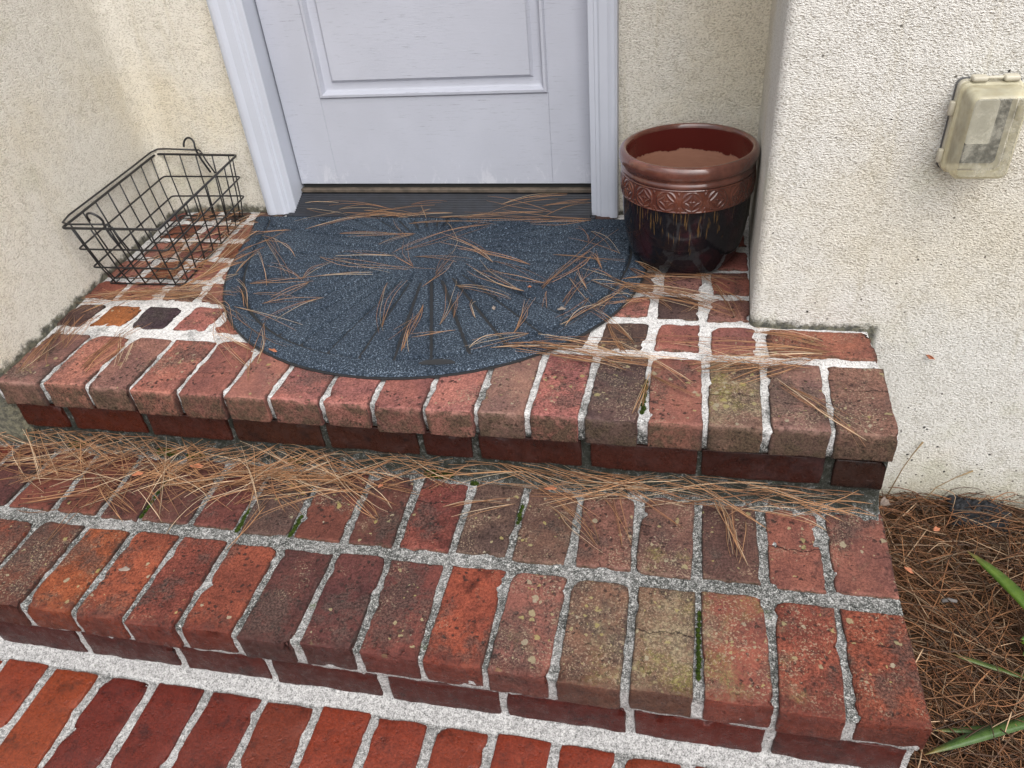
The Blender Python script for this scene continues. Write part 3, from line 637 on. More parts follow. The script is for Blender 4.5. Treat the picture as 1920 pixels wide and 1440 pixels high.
MAT_NEEDLES = [(-1.396,.741,-1.266,.816),(-1.345,.701,-1.14,.789),(-1.307,.708,-1.119,.803),(-1.202,.802,-1.019,.827),(-1.067,.741,-.761,.762),(-.932,.807,-.693,.77),(-.831,.815,-.591,.779),(-.759,.755,-.59,.772),(-1.059,.833,-1.027,.77),(-1.029,.819,-1.064,.769),(-1.117,.761,-1.038,.65),(-1.237,.677,-1.062,.669),(-1.21,.658,-1.031,.683),(-1.105,.611,-1.032,.676),(-1.054,.564,-.85,.74),(-1.03,.589,-.845,.733),(-1.051,.564,-.98,.505),(-1.048,.644,-.982,.51),(-.966,.751,-.901,.565),(-.966,.685,-.805,.569),(-.934,.654,-.792,.535),(-1.197,.565,-1.049,.559),(-.996,.555,-.843,.544),(-1.237,.545,-.923,.496),(-1.199,.541,-.991,.487),(-.93,.411,-.903,.565),(-.915,.47,-.9,.594),(-.896,.6,-.703,.528),(-.854,.521,-.693,.405),(-.827,.545,-.704,.409),(-.809,.491,-.757,.472),(-.793,.541,-.651,.452),(-.795,.502,-.65,.442),(-1.522,.527,-1.473,.637),(-1.496,.481,-1.449,.555),(-1.499,.553,-1.396,.692),(-1.509,.682,-1.383,.693),(-1.451,.657,-1.302,.542),(-1.447,.657,-1.358,.546),(-1.438,.644,-1.259,.425),(-1.419,.568,-1.308,.396),(-1.418,.45,-1.419,.568),(-1.356,.404,-1.201,.423),(-1.353,.404,-1.068,.467),(-1.196,.45,-1.073,.467),(-1.351,.487,-1.232,.427),(-1.234,.432,-1.19,.518),(-1.28,.316,-1.14,.344),(-1.236,.239,-1.147,.349),(-1.269,.317,-1.21,.417),(-1.324,.358,-1.206,.345),(-1.398,.418,-1.303,.29),(-1.379,.387,-1.316,.299),(-1.34,.298,-1.147,.209),(-1.332,.288,-1.14,.147),(-1.234,.234,-1.19,.106),(-1.231,.234,-1.179,.046),(-1.018,.427,-.957,.223),(-.983,.429,-.965,.24),(-.904,.335,-.902,.21),(-.902,.33,-.932,.187),(-.905,.236,-.877,.148),(-.902,.21,-.805,.239),(-.895,.154,-.915,.297),(-.858,.446,-.844,.257),(-.854,.421,-.721,.374),(-.847,.416,-.715,.365),(-.837,.387,-.822,.285),(-.8,.36,-.775,.288),(-.686,.367,-.683,.235),(-.663,.378,-.68,.243),(-.644,.408,-.642,.337),(-.761,.177,-.682,.227),(-.771,.18,-.652,.237),(-.619,.733,-.581,.647),(-.657,.58,-.488,.559),(-.659,.426,-.554,.721),(-.649,.437,-.567,.578),(-.604,.543,-.57,.601),(-.632,.663,-.501,.592),(-.559,.601,-.541,.525),(-.58,.512,-.506,.475),(-.553,.462,-.452,.4),(-.596,.345,-.59,.555),(-.603,.363,-.54,.514),(-.59,.512,-.558,.422),(-.655,.417,-.597,.566),(-.596,.283,-.549,.385),(-.597,.233,-.498,.397),(-.583,.708,-.501,.587),(-.576,.606,-.535,.514),(-.604,.47,-.541,.357)]
RIGHT_NEEDLES = [(-.699,.19,-.411,.15),(-.718,.179,-.427,.18),(-.63,.224,-.458,.185),(-.637,.204,-.397,.169),(-.58,.175,-.387,.159),(-.675,.178,-.496,.157),(-.607,.216,-.442,.238),(-.636,.195,-.445,.147),(-.53,.194,-.339,.188),(-.32,.196,-.094,.225),(-.3,.16,-.1,.219),(-.348,.173,-.142,.165),(-.31,.19,-.159,.175),(-.329,.157,-.196,.186),(-.254,.122,-.089,.229),(-.29,.204,-.12,.199),(-.3,.135,-.178,.17),(-.319,.141,-.109,.219),(-.431,.239,-.094,.225),(-.43,.013,-.401,.151),(-.421,.021,-.398,.155),(-.413,.037,-.403,.142),(-.405,.134,-.318,.069),(-.4,.126,-.309,.062),(-.181,.129,-.058,-.018),(-.179,.126,-.04,-.003),(-.178,.113,-.103,.038),(-.172,.122,-.072,-.036),(-.483,.235,-.328,.108),(-.34,.246,-.179,.153),(-.209,.294,-.087,.247),(-.219,.303,-.09,.265),(-.479,.435,-.3,.379),(-.467,.424,-.247,.361),(-.474,.447,-.278,.413),(-.443,.414,-.253,.346),(-.456,.429,-.31,.406),(-.49,.434,-.343,.427),(-.311,.503,-.238,.331),(-.288,.481,-.243,.331),(-.3,.445,-.225,.394),(-.519,.433,-.332,.41),(-.505,.469,-.375,.363),(-.474,.52,-.3,.39),(-.464,.546,-.378,.476),(-.448,.484,-.232,.507),(-.536,.332,-.468,.447),(-.583,.266,-.507,.366),(-.494,.356,-.393,.406),(-.529,.364,-.443,.403),(-.501,.313,-.464,.199),(-.537,.342,-.442,.238),(-.342,.355,-.289,.412),(-.436,.473,-.299,.516),(-.334,.514,-.255,.459)]
LEFT_NEEDLES = [(-1.777,.335,-1.456,.38),(-1.754,.324,-1.581,.372),(-1.765,.298,-1.529,.358),(-1.758,.349,-1.422,.344),(-1.723,.364,-1.476,.341),(-1.743,.251,-1.647,.361),(-1.711,.327,-1.617,.383),(-1.539,.375,-1.436,.501),(-1.54,.401,-1.436,.559),(-1.519,.389,-1.465,.528),(-1.52,.415,-1.45,.472),(-1.511,.364,-1.407,.589),(-1.507,.442,-1.516,.713),(-1.507,.47,-1.483,.681),(-1.573,.36,-1.422,.394),(-1.517,.338,-1.335,.361),(-1.691,.06,-1.727,.229),(-1.67,.102,-1.661,.257),(-1.673,.123,-1.702,.254),(-1.566,.051,-1.566,.24),(-1.555,.072,-1.538,.219),(-1.54,.035,-1.535,.154),(-1.632,.383,-1.409,.32),(-1.422,.344,-1.31,.214),(-1.449,.367,-1.339,.255),(-1.377,.276,-1.276,.174),(-1.641,.331,-1.547,.387),(-1.666,.304,-1.587,.359),(-1.51,.156,-1.476,.059),(-1.562,.184,-1.488,.058),(-1.678,.061,-1.723,.206),(-1.688,.041,-1.708,.141),(-1.698,.021,-1.707,.185),(-1.66,.124,-1.743,.251),(-1.371,.253,-1.192,.083),(-1.335,.212,-1.208,.139),(-1.504,.377,-1.45,.445),(-1.511,.585,-1.468,.681),(-1.512,.616,-1.517,.747),(-1.497,.352,-1.408,.447)]

for sp in MAT_NEEDLES:
    me = needle_mesh('pine_needle', *fascicle([sp], 2, .15, rad=.00056), sag=lay(land_z))
    o = link('pine_needle', me); tag(o, 'thin brown pine needle cluster lying loose on the doormat', 'pine needle', 'loose pine needles on the doormat')
def stray(name, specs, label, zf=land_z, layer=.006, extra=2, spread=.09, rad=.0006):
    o = link(name, needle_mesh(name, *fascicle(specs, extra, spread, zf, layer, rad), sag=lay(zf))); return tag(o, label, None, None, 'stuff')
def dup_near(L, k, s):
    out = list(L)
    for _ in range(k):
        for a in L: out.append((a[0] + rnd.gauss(0, s), a[1] + rnd.gauss(0, s*.5), a[2] + rnd.gauss(0, s), a[3] + rnd.gauss(0, s*.5)))
    return out
stray('pine_needle_litter', dup_near(RIGHT_NEEDLES[:19] + RIGHT_NEEDLES[28:], 1, .016), 'brown pine needles drifted over the bricks between doormat, pot and right wall')
stray('pine_needle_litter', RIGHT_NEEDLES[19:28], 'few pine needles hanging over the right end of the landing nosing', layer=.002)
def left_z(x, y): return land_z(x, y)
LN = [(max(a, wall_x(b) + .006), b, max(c, wall_x(d) + .006), d) for a, b, c, d in LEFT_NEEDLES]
LN2 = [(max(a, wall_x(b) + .006), b, max(c, wall_x(d) + .006), d) for a, b, c, d in dup_near(LN, 1, .02)]
stray('pine_needle_litter', LN2, 'brown pine needles along the left wall and round the basket')
BN = []
for _ in range(70):
    x, y = rnd.uniform(-1.72, -1.55), rnd.uniform(.42, .80); a = rnd.gauss(0.2, .7); l = rnd.uniform(.05, .16)
    q = (x, y, x + l*math.cos(a), min(.81, y + l*math.sin(a))); BN.append((max(q[0], wall_x(q[1]) + .01), q[1], min(q[2], -1.5), q[3]))
stray('pine_needle_litter', BN, 'pine needles caught inside and under the wire basket', layer=.010)
# needles along the threshold
TN = [(-1.42 + rnd.uniform(0, .72), rnd.uniform(.775, .85), 0, 0) for _ in range(22)]
TN = [(a, b, min(-.60, a + l*math.cos(t)), min(.865, max(.75, b + l*math.sin(t)))) for (a, b, _, _), l, t in [(q, rnd.uniform(.09, .22), rnd.gauss(0, .16)) for q in TN]]
stray('pine_needle_litter', TN, 'pine needles strewn along the ribbed threshold and the top edge of the mat', extra=1)
# the drift on the lower step
TS = []
def tread_surf(x, y): return tread_z(y) + .0028 + max(0, y + .012)*.80
def drift(n, cx, sx, cy, sy, la=0., ls=.35, l0=.09, l1=.21):
    for _ in range(n):
        x, y = rnd.gauss(cx, sx), rnd.gauss(cy + .024, sy); a = rnd.gauss(la, ls); l = rnd.uniform(l0, l1)
        x0, y0, x1, y1 = x - l/2*math.cos(a), y - l/2*math.sin(a), x + l/2*math.cos(a), y + l/2*math.sin(a)
        m_ = max(y0, y1)
        if m_ > .019: y0 -= m_ - .019; y1 -= m_ - .019
        if max(x0, x1) > -.01: continue
        TS.append((x0, y0, x1, y1))
drift(80, -1.55, .13, -.055, .036, 0, .45); drift(45, -1.38, .10, -.09, .04, .2, .8); drift(95, -1.15, .10, -.055, .033, .1, .45); drift(26, -1.02, .08, -.04, .03)
drift(15, -.83, .11, -.034, .022, 0, .3); drift(18, -.62, .10, -.026, .014, 0, .2, .12, .22); drift(18, -.45, .10, -.024, .014, 0, .18, .12, .22); drift(22, -.28, .09, -.032, .018, -.1, .3); drift(16, -.12, .06, -.026, .014, 0, .25, .08, .16)
drift(36, -1.78, .12, -.06, .04)
for (x, y, t, l, k) in ((-.26, -.07, -1.25, .12, 5), (-.24, -.08, -1.4, .11, 4), (-.52, -.08, -.8, .13, 5), (-.93, -.08, -.5, .14, 5), (-1.13, -.16, 1.4, .12, 2), (-.44, -.07, -1.2, .12, 3), (-1.43, -.14, -.5, .14, 5), (-1.35, -.15, -.7, .12, 3), (-1.55, -.15, .2, .15, 4), (-.70, -.07, .35, .12, 3)):
    for _ in range(k):
        a = t + rnd.gauss(0, .12); xx, yy = x + rnd.gauss(0, .008), y + rnd.gauss(0, .008); TS.append((xx - l/2*math.cos(a), yy - l/2*math.sin(a), xx + l/2*math.cos(a), yy + l/2*math.sin(a)))
stray('pine_needle_drift', TS, 'thick drift of tan pine needles along the back of the lower step', tread_surf, .012, 1, .12, .00064)
# pine straw covering the bed
N = 9000
px, py = nrg.uniform(.02, .85, N), nrg.uniform(-1.0, .31, N); th = nrg.normal(-.5, 1.0, N); L = nrg.uniform(.05, .17, N)
zb = np.array([bed_z(a, b) for a, b in zip(px, py)]) + nrg.uniform(.0, .030, N)
dx, dy = np.cos(th)*L/2, np.sin(th)*L/2
A = np.stack([px-dx, py-dy, zb + nrg.normal(0, .006, N)], 1); B = np.stack([px+dx, py+dy, zb + nrg.normal(0, .006, N)], 1)
_k = nrg.integers(0, N, 26)
A[_k] = np.stack([nrg.uniform(.20, .33, 26), nrg.uniform(.20, .29, 26), np.full(26, -.392) + nrg.uniform(0, .012, 26)], 1); _t = nrg.normal(.3, .8, 26); B[_k] = A[_k] + np.stack([.10*np.cos(_t), .06*np.sin(_t), nrg.normal(-.006, .008, 26)], 1)
for Q in (A, B): Q[:, 0] = np.maximum(Q[:, 0], .010); Q[:, 1] = np.minimum(Q[:, 1], .312)
tb = tints(N, .12)*nrg.uniform(.18, .85, (N, 1))*np.array([1., .90, .84])
o = link('pine_straw', needle_mesh('pine_straw', A, B, nrg.normal(0, .008, N), np.abs(nrg.normal(0, .006, N)), nrg.uniform(.0008, .0014, N), tb))
tag(o, 'matted brown pine straw covering the bed right of the steps', None, None, 'stuff')

# ------------------------------------------------------------------ doormat
g = G('mat_carpet'); v = g.obj()
n1 = g.noise(v, 420, 3, .7); n2 = g.noise(g.vm('ADD', v, (3., 7., 1.)), 240, 3, .7)
c = g.ramp(g.ma('ADD', g.ma('MULTIPLY', n1, .55), g.ma('MULTIPLY', n2, .45)), [(.40, (.012, .017, .023)), (.50, (.030, .041, .056)), (.56, (.066, .086, .114)), (.635, (.26, .31, .37))])
c = g.mix(g.rng(g.noise(v, 7, 4), .35, .7), c, g.mix(1., c, (.72, .74, .78), 'MULTIPLY'))
g.P(Base_Color=c, Roughness=.97, Specular_IOR_Level=.08)
g.bump(g.ma('ADD', n1, n2), .6, .003); M_MAT = g.m
M_MATEDGE = plain('mat_rubber', (.012, .013, .015), .7)
mat_o = tag(empty('doormat', (MC.x, MC.y, 0)), 'dark blue grey half round doormat with a sunburst of grooves in front of the door', 'doormat')
NA, NRAD = 560, 210; V = []; F = []
RC_ = Vector((-.965, .60))            # where the sunburst rays meet
def mat_h(x, y, ratio):
    h = .0125
    d = Vector((x, y)) - RC_; rr = d.length; a = math.degrees(math.atan2(d.y, d.x))
    edge = (1 - ratio) * .62           # about metres from the rim
    if edge > .05:
        k = a / 9.2; f_ = abs(k - round(k)) * 9.2 * math.pi/180 * rr
        if rr > .10:
            s_ = max(0., min(1., (.0068 - f_)/.0034)); h -= .0094 * s_*s_*(3 - 2*s_) * min(1, (rr-.10)/.06)
    s_ = max(0., min(1., (.0066 - abs(edge - .047))/.0034)); h = min(h, .0125 - .0094 * s_*s_*(3 - 2*s_))
    h -= .0065 * max(0, 1 - edge/.012)**2*1.1
    h += .0009 * mnoise.noise(Vector((x, y, 0))*190) + .0006*mnoise.noise(Vector((x, y, 3))*420)
    return h
for i in range(NA+1):
    a = 180 + 180*i/NA; R0 = mat_r(a); ca, sa = math.cos(math.radians(a)), math.sin(math.radians(a))
    for j in range(NRAD+1):
        t = (j/NRAD)**.75; x, y = MC.x + R0*t*ca, MC.y + R0*t*sa
        er = t if i not in (0, NA) else 1.0
        e2 = 1 - (MC.y - y)/.62 if (MC.y - y) < .012 else t
        V.append((x - MC.x, y - MC.y, mat_h(x, y, max(t, e2))))
n = NRAD+1
for i in range(NA):
    for j in range(NRAD): F.append((i*n+j, i*n+j+1, (i+1)*n+j+1, (i+1)*n+j))
link('carpet', pyd('carpet', V, F), M_MAT, mat_o)
V = []; F = []; rim = [(MC.x + mat_r(180+2*i)*math.cos(math.radians(180+2*i)), MC.y + mat_r(180+2*i)*math.sin(math.radians(180+2*i))) for i in range(91)]
out = []
for k, (x, y) in enumerate(rim):
    d = (Vector((x, y)) - MC).normalized(); out.append((x + d.x*.004 - MC.x, y + d.y*.004 - MC.y))
me = extrude_poly('rubber_backing', out[::-1], .0015, .0042); link('rubber_backing', me, M_MATEDGE, mat_o, None, False)
# moulded maker's oval near the front edge
V = []; F = []
for k in range(25):
    q = math.pi*k/24; V.append((.034*math.cos(q), .0, .0)); V[-1] = (.036*math.cos(q), .0135*math.sin(q) - .004*(1 - math.cos(q)**2)*0, .0136)
V += [(.036*math.cos(math.pi*k/24), -.0045*math.sin(math.pi*k/24), .0136) for k in range(23, 0, -1)]
nv = len(V); V += [(x*.96, y*.96, .006) for x, y, z in V]; F = [tuple(range(nv))] + [(i, (i+1) % nv, nv+(i+1) % nv, nv+i) for i in range(nv)]
o = link('emblem', pyd('emblem', V, F), M_MATEDGE, mat_o, (-.812-MC.x, .122-MC.y, 0), False); o['label'] = 'small black oval rubber emblem on the front edge'
o.rotation_euler = (0, 0, .12)

# ------------------------------------------------------------------ glazed pot
pot = tag(empty('glazed_pot', (-.359, .618, .001)), 'large empty glazed pot, brown patterned rim over a black body, in the right corner', 'plant pot'); pot.scale = (1., 1., 1.055)
def pot_glaze(name, base, alt, rough):
    g = G(name); v = g.obj()
    c = g.mix(g.rng(g.noise(v, 22, 5, .6), .4, .65), base, alt)
    c = g.mix(g.ma('MULTIPLY', g.rng(g.noise(v, 130, 4, .7), .60, .70), .6), c, tuple(a*.35 for a in base))
    g.P(Base_Color=c, Roughness=rough, Coat_Weight=.9, Coat_Roughness=.05); g.bump(g.noise(v, 45, 4), .10, .002); return g
M_POT_RIM = pot_glaze('brown_glaze', (.085, .026, .017), (.135, .046, .030), .26).m
M_POT_BAND = pot_glaze('red_brown_glaze', (.075, .019, .011), (.115, .033, .018), .18).m
g = G('black_glaze'); v = g.obj(); x, y, z = g.xyz(v)
ang = g.ma('ARCTAN2', y, x); dv = g.comb(g.ma('MULTIPLY', ang, 7.), 0., g.ma('MULTIPLY', z, 5.))
drip = g.noise(dv, 2.2, 4, .6); low = g.ma('ADD', .163, g.ma('MULTIPLY', g.ma('SUBTRACT', drip, .46), -.55))
df = g.ma('MULTIPLY', g.rng(g.ma('SUBTRACT', z, low), -.004, .012), g.rng(g.noise(dv, 4.0, 3), .52, .60))
c = g.mix(g.rng(g.noise(v, 16, 5), .5, .7), (.008, .007, .009), (.026, .009, .012)); c = g.mix(g.ma('MULTIPLY', df, .75), c, (.12, .068, .022))
g.P(Base_Color=c, Roughness=.09, Specular_IOR_Level=.40, Coat_Weight=.0); g.bump(g.noise(v, 25, 3), .06, .002); M_POT_BODY = g.m
g = G('pot_inside'); v = g.obj(); z = g.xyz(v)[2]
e = g.rng(g.ma('ADD', z, g.ma('MULTIPLY', g.noise(v, 26, 5, .65), .030)), .2065, .2095)
c = g.mix(e, g.mix(g.noise(g.vm('MULTIPLY', v, (1., 1., 9.)), 30, 6, .7), (.25, .115, .072), (.38, .19, .125)), (.085, .014, .011))
g.P(Base_Color=c, Roughness=g.rng(e, 0, 1, .85, .22)); g.bump(g.noise(g.vm('MULTIPLY', v, (1., 1., 6.)), 60, 4), .25, .002); M_POT_IN = g.m
def lathe(name, prof, material, seg=96, relief=None):
    V = []; F = []; n = len(prof)
    for s in range(seg):
        q = 2*math.pi*s/seg
        for (r_, z) in prof:
            rr = r_ + (relief(q, z) if relief else 0); V.append((rr*math.cos(q), rr*math.sin(q), z))
    for s in range(seg):
        t = (s+1) % seg
        for i in range(n-1): F.append((s*n+i, t*n+i, t*n+i+1, s*n+i+1))
    return link(name, pyd(name, V, F), material, pot)
body = [(.001, .0), (.100, .0), (.1065, .003), (.113, .011), (.1205, .026), (.1275, .046), (.1325, .070), (.1360, .098), (.1380, .128), (.1385, .156)]
def smooth(p, k=4):
    out = []
    for a, b in zip(p[:-1], p[1:]): out += [(a[0]+(b[0]-a[0])*i/k, a[1]+(b[1]-a[1])*i/k) for i in range(k)]
    return out + [p[-1]]
lathe('body', smooth(body), M_POT_BODY)
NCIR = 17
def relief(q, z):
    zc = .1795; R0 = .1405; k = q/(2*math.pi)*NCIR; dx = (k - round(k))*2*math.pi*R0/NCIR; dz = z - zc; h = 0
    for sft in (0,):
        rr = math.hypot(dx, dz); h = max(h, math.exp(-((rr-.0192)/.0018)**2))
        s = (abs(dx)/.0180)**.75 + (abs(dz)/.0165)**.75; h = max(h, .9*math.exp(-((s-1)/.14)**2))
        h = max(h, .8*math.exp(-(abs(dx)/.0012)**2 - (abs(dz)/.006)**2), .8*math.exp(-(abs(dz)/.0012)**2 - (abs(dx)/.006)**2))
    dx2 = (k - .5 - round(k - .5))*2*math.pi*R0/NCIR; h = max(h, .7*math.exp(-((abs(dx2) + .55*abs(abs(dz) - .021) - .0045)/.0018)**2)*(abs(dz) > .012))
    h = max(h, math.exp(-((abs(dz)-.0222)/.0016)**2))
    return .0019*h
band = [(.1385, .156), (.1398, .1570)] + [(.1402 + .0018*math.sin(math.pi*k/44), .1570 + .045*k/44) for k in range(1, 44)] + [(.1402, .2020), (.1394, .2032)]
lathe('decorated_band', band, M_POT_BAND, 816, relief)
rim_p = [(.1394, .2032), (.1410, .2052), (.1420, .2085), (.1412, .2115), (.1398, .2140), (.1396, .2165), (.1415, .2195), (.1452, .2235), (.1470, .2290), (.1472, .2350), (.1458, .2410), (.1430, .2450), (.1390, .2470), (.1355, .2475), (.1325, .2460), (.1305, .2430), (.1296, .2390)]
lathe('rim', smooth(rim_p, 3), M_POT_RIM, 128)
lathe('inner_wall', smooth([(.1296, .2390), (.1296, .2250), (.1292, .200), (.1280, .160), (.1240, .110), (.1170, .060), (.105, .030), (.090, .018), (.001, .016)], 4), M_POT_IN)

# ------------------------------------------------------------------ wire basket
basket = tag(empty('wire_basket', (-1.66, .60, .001)), 'black wire grid basket with two hooks standing in the left corner', 'basket')
ZR = [.0035, .062, .118, .178]
CORN = [[(-1.745, .405), (-1.54, .408), (-1.576, .803), (-1.786, .803)], [(-1.746, .378), (-1.520, .380), (-1.566, .808), (-1.794, .806)], [(-1.7475, .362), (-1.511, .364), (-1.560, .808), (-1.803, .812)], [(-1.752, .348), (-1.500, .347), (-1.553, .808), (-1.812, .824)]]
BO = Vector(basket.location)
def wire(name, pts, r=.0016, closed=False, sides=6): return tube(name, [Vector(p) - BO for p in pts], r, M_WIRE, basket, sides, closed)
def ring(level, z, rad=.010, dx=0.):
    c = [Vector((x + dx, y, z)) for x, y in CORN[level]]; out = []
    for i in range(4):
        p, a, b = c[i], c[i-1], c[(i+1) % 4]
        da, db = (a-p).normalized()*rad, (b-p).normalized()*rad
        for k in range(6):
            t = k/5; out.append((p+da)*(1-t)**2 + p*2*t*(1-t) + (p+db)*t*t)
    return out
for lv in range(4): wire('rim_wire' if lv == 3 else 'ring_wire', ring(lv, ZR[lv]), .0030 if lv == 3 else .0022, True, 8)
def side_pt(side, t, lv): 
    a, b = Vector(CORN[lv][side]), Vector(CORN[lv][(side+1) % 4]); q = a + (b-a)*t; return Vector((q.x, q.y, ZR[lv]))
for side, cnt in ((0, 5), (1, 8), (2, 5), (3, 8)):
    for k in range(cnt):
        t = (k + .5)/cnt; wire('upright_wire', [side_pt(side, t, lv) for lv in (3, 2, 1, 0)], .0019)
for k in range(8):     # floor wires, sagging and kinked
    t = (k+.5)/8; a, b = side_pt(1, t, 0), side_pt(3, 1-t, 0); pts = []
    for i in range(15):
        s = i/14; q = a + (b-a)*s; q.z += .006*abs(math.sin(s*math.pi*4 + k))*(.4 + .6*math.sin(k*2.3)**2)*min(1, 6*s, 6*(1-s)); pts.append(q)
    wire('floor_wire', pts, .0016)
for k in range(5):
    t = (k+.5)/5; a, b = side_pt(0, t, 0), side_pt(2, 1-t, 0); wire('floor_wire', [a + (b-a)*(i/6) + Vector((0, 0, .0033)) for i in range(7)], .0016)
# bail handle folded down over the wall side
F0, B0 = side_pt(0, .46, 3), side_pt(2, .50, 3)
h = [F0 + Vector((0, .002, .010)), Vector((-1.735, .356, .184)), Vector((-1.757, .362, .1855)), Vector((-1.770, .40, .186)), Vector((-1.800, .70, .188)), Vector((-1.811, .805, .190)), Vector((-1.800, .824, .192)), Vector((-1.77, .822, .193)), B0 + Vector((0, .004, .012))]
wire('bail_handle', h, .0022, False, 8)
def hook(p, side, tilt):
    sx = Vector((1, 0, 0)); pts = [p + Vector((.026, 0, -.052)), p + Vector((.010, 0, -.015)), p + Vector((.004, 0, .008))]
    cc = p + Vector((-.013, 0, .024))
    for k in range(10):
        q = math.radians(-10 + 200*k/9); pts.append(cc + Vector((.0170*math.cos(q), tilt*math.sin(q)*.4, .0190*math.sin(q))))
    wire('hook', pts, .0028, False, 8)
    wire('hook_shank', [q + Vector((.015, -.002 if side else .003, -.002)) for q in pts[:3]] , .0020, False, 8)
    kn = [p + Vector((.010 + .006*math.cos(a), 0, .006 + .006*math.sin(a))) for a in [k*.7 for k in range(9)]]
    wire('hinge_loop', kn, .0024, False, 8)
hook(F0 + Vector((0, -.004, 0)), 0, -.02); hook(B0 + Vector((0, .004, 0)), 1, .02)

# ------------------------------------------------------------------ weatherproof outlet cover
oc = tag(empty('outlet_cover', (.088, .32, .395)), 'yellowed clear plastic weatherproof outlet cover on the pale right wall', 'outlet cover')
OB = Vector(oc.location)
M_GASK = plain('grey_gasket', (.10, .10, .10), .8, 0, (200, .3)); M_PLATE = plain('cover_base', (.42, .39, .31), .5, 0, None, .12)
g = G('yellowed_clear_plastic'); v = g.obj()
c = g.mix(g.rng(g.noise(v, 60, 5), .35, .7), (.62, .58, .42), (.52, .47, .32))
tr = g.node('ShaderNodeBsdfTransparent', None, Color=(.86, .84, .74)); mx = g.node('ShaderNodeMixShader')
g.P(Base_Color=c, Roughness=.28, Coat_Weight=.4, Coat_Roughness=.1, IOR=1.45)
fz = g.ma('ADD', .50, g.ma('MULTIPLY', g.rng(g.noise(v, 35, 5), .4, .7), .16)); g.set(mx.inputs[0], fz); g.set(mx.inputs[1], tr.outputs[0]); g.set(mx.inputs[2], g.b.outputs[0]); g.set(g.out.inputs[0], mx.outputs[0]); M_CLEAR = g.m
g2 = G('clear_window'); v = g2.obj(); tr = g2.node('ShaderNodeBsdfTransparent', None, Color=(.93, .93, .89)); mx = g2.node('ShaderNodeMixShader'); g2.P(Base_Color=(.55, .53, .44), Roughness=.22)
g2.set(mx.inputs[0], g2.ma('ADD', .15, g2.ma('MULTIPLY', g2.rng(g2.noise(v, 45, 6, .75), .42, .66), .30))); g2.set(mx.inputs[1], tr.outputs[0]); g2.set(mx.inputs[2], g2.b.outputs[0]); g2.set(g2.out.inputs[0], mx.outputs[0]); M_WIN = g2.m
def rrect(hw, hh, r, y, dx=0., dz=0., n=5, taper=0.):
    out = []
    for cx, cz, a0 in ((hw-r, hh-r, 0), (-hw+r, hh-r, 90), (-hw+r, -hh+r, 180), (hw-r, -hh+r, 270)):
        for k in range(n+1):
            q = math.radians(a0 + 90*k/n); out.append((dx + (cx + r*math.cos(q))*(1 - taper*(cz + r*math.sin(q) < 0)), y, dz + cz + r*math.sin(q)))
    return out
def shell(name, loops, material, cap0=False, cap1=True):
    n = len(loops[0]); V = [p for l in loops for p in l]; F = []
    for k in range(len(loops)-1):
        for i in range(n): F.append((k*n+i, k*n+(i+1) % n, (k+1)*n+(i+1) % n, (k+1)*n+i))
    if cap0: F.append(tuple(range(n)))
    if cap1: F.append(tuple((len(loops)-1)*n+i for i in range(n))[::-1])
    o = link(name, pyd(name, V, F), material, oc); o.data.set_sharp_from_angle(angle=math.radians(35)); return o
shell('gasket', [rrect(.046, .072, .010, -.0005), rrect(.046, .072, .010, -.005)], M_GASK, True)
shell('base_plate', [rrect(.0445, .0705, .010, -.0052), rrect(.0445, .0705, .010, -.014), rrect(.043, .069, .010, -.0155)], M_PLATE, True)
hc = shell('hinged_cover', [rrect(.0445, .0705, .012, -.0160), rrect(.0445, .0705, .012, -.026), rrect(.0415, .0675, .012, -.030), rrect(.0405, .0665, .012, -.066), rrect(.0365, .0625, .012, -.0735), rrect(.0350, .0600, .008, -.0750)], M_CLEAR, False, False)
wn_ = shell('window', [rrect(.0350, .0600, .008, -.0751), rrect(.0335, .0585, .008, -.0770)], M_WIN, False, True); wn_.parent = hc
shell('receptacle', [rrect(.0175, .034, .004, -.0156, -.004, .012), rrect(.0175, .034, .004, -.034, -.004, .012)], plain('receptacle_plastic', (.42, .41, .37), .5, 0, None, .1), True)
shell('box_interior', [rrect(.034, .058, .006, -.0158), rrect(.034, .058, .006, -.020)], plain('dark_box', (.03, .033, .036), .6), True)
for x in (-.021, .023):
    link('hinge_lug', box_mesh('hinge_lug', (x - .011, -.030, .0712), (x + .011, -.012, .0795), .003, 2), M_PLATE, hc)
link('hinge_pin', pyd('hinge_pin', *tube_geo([(-.030, -.021, .0755), (.032, -.021, .0755)], .0028, 8)), M_PLATE, hc)
for z in (.030, -.045):
    link('latch_tab', box_mesh('latch_tab', (-.0525, -.024, z - .011), (-.0448, -.014, z + .011), .002, 2), M_PLATE, hc)
for z in (.020, -.045):
    link('latch_tab', box_mesh('latch_tab', (.0448, -.024, z - .011), (.0525, -.014, z + .011), .002, 2), M_PLATE, hc)

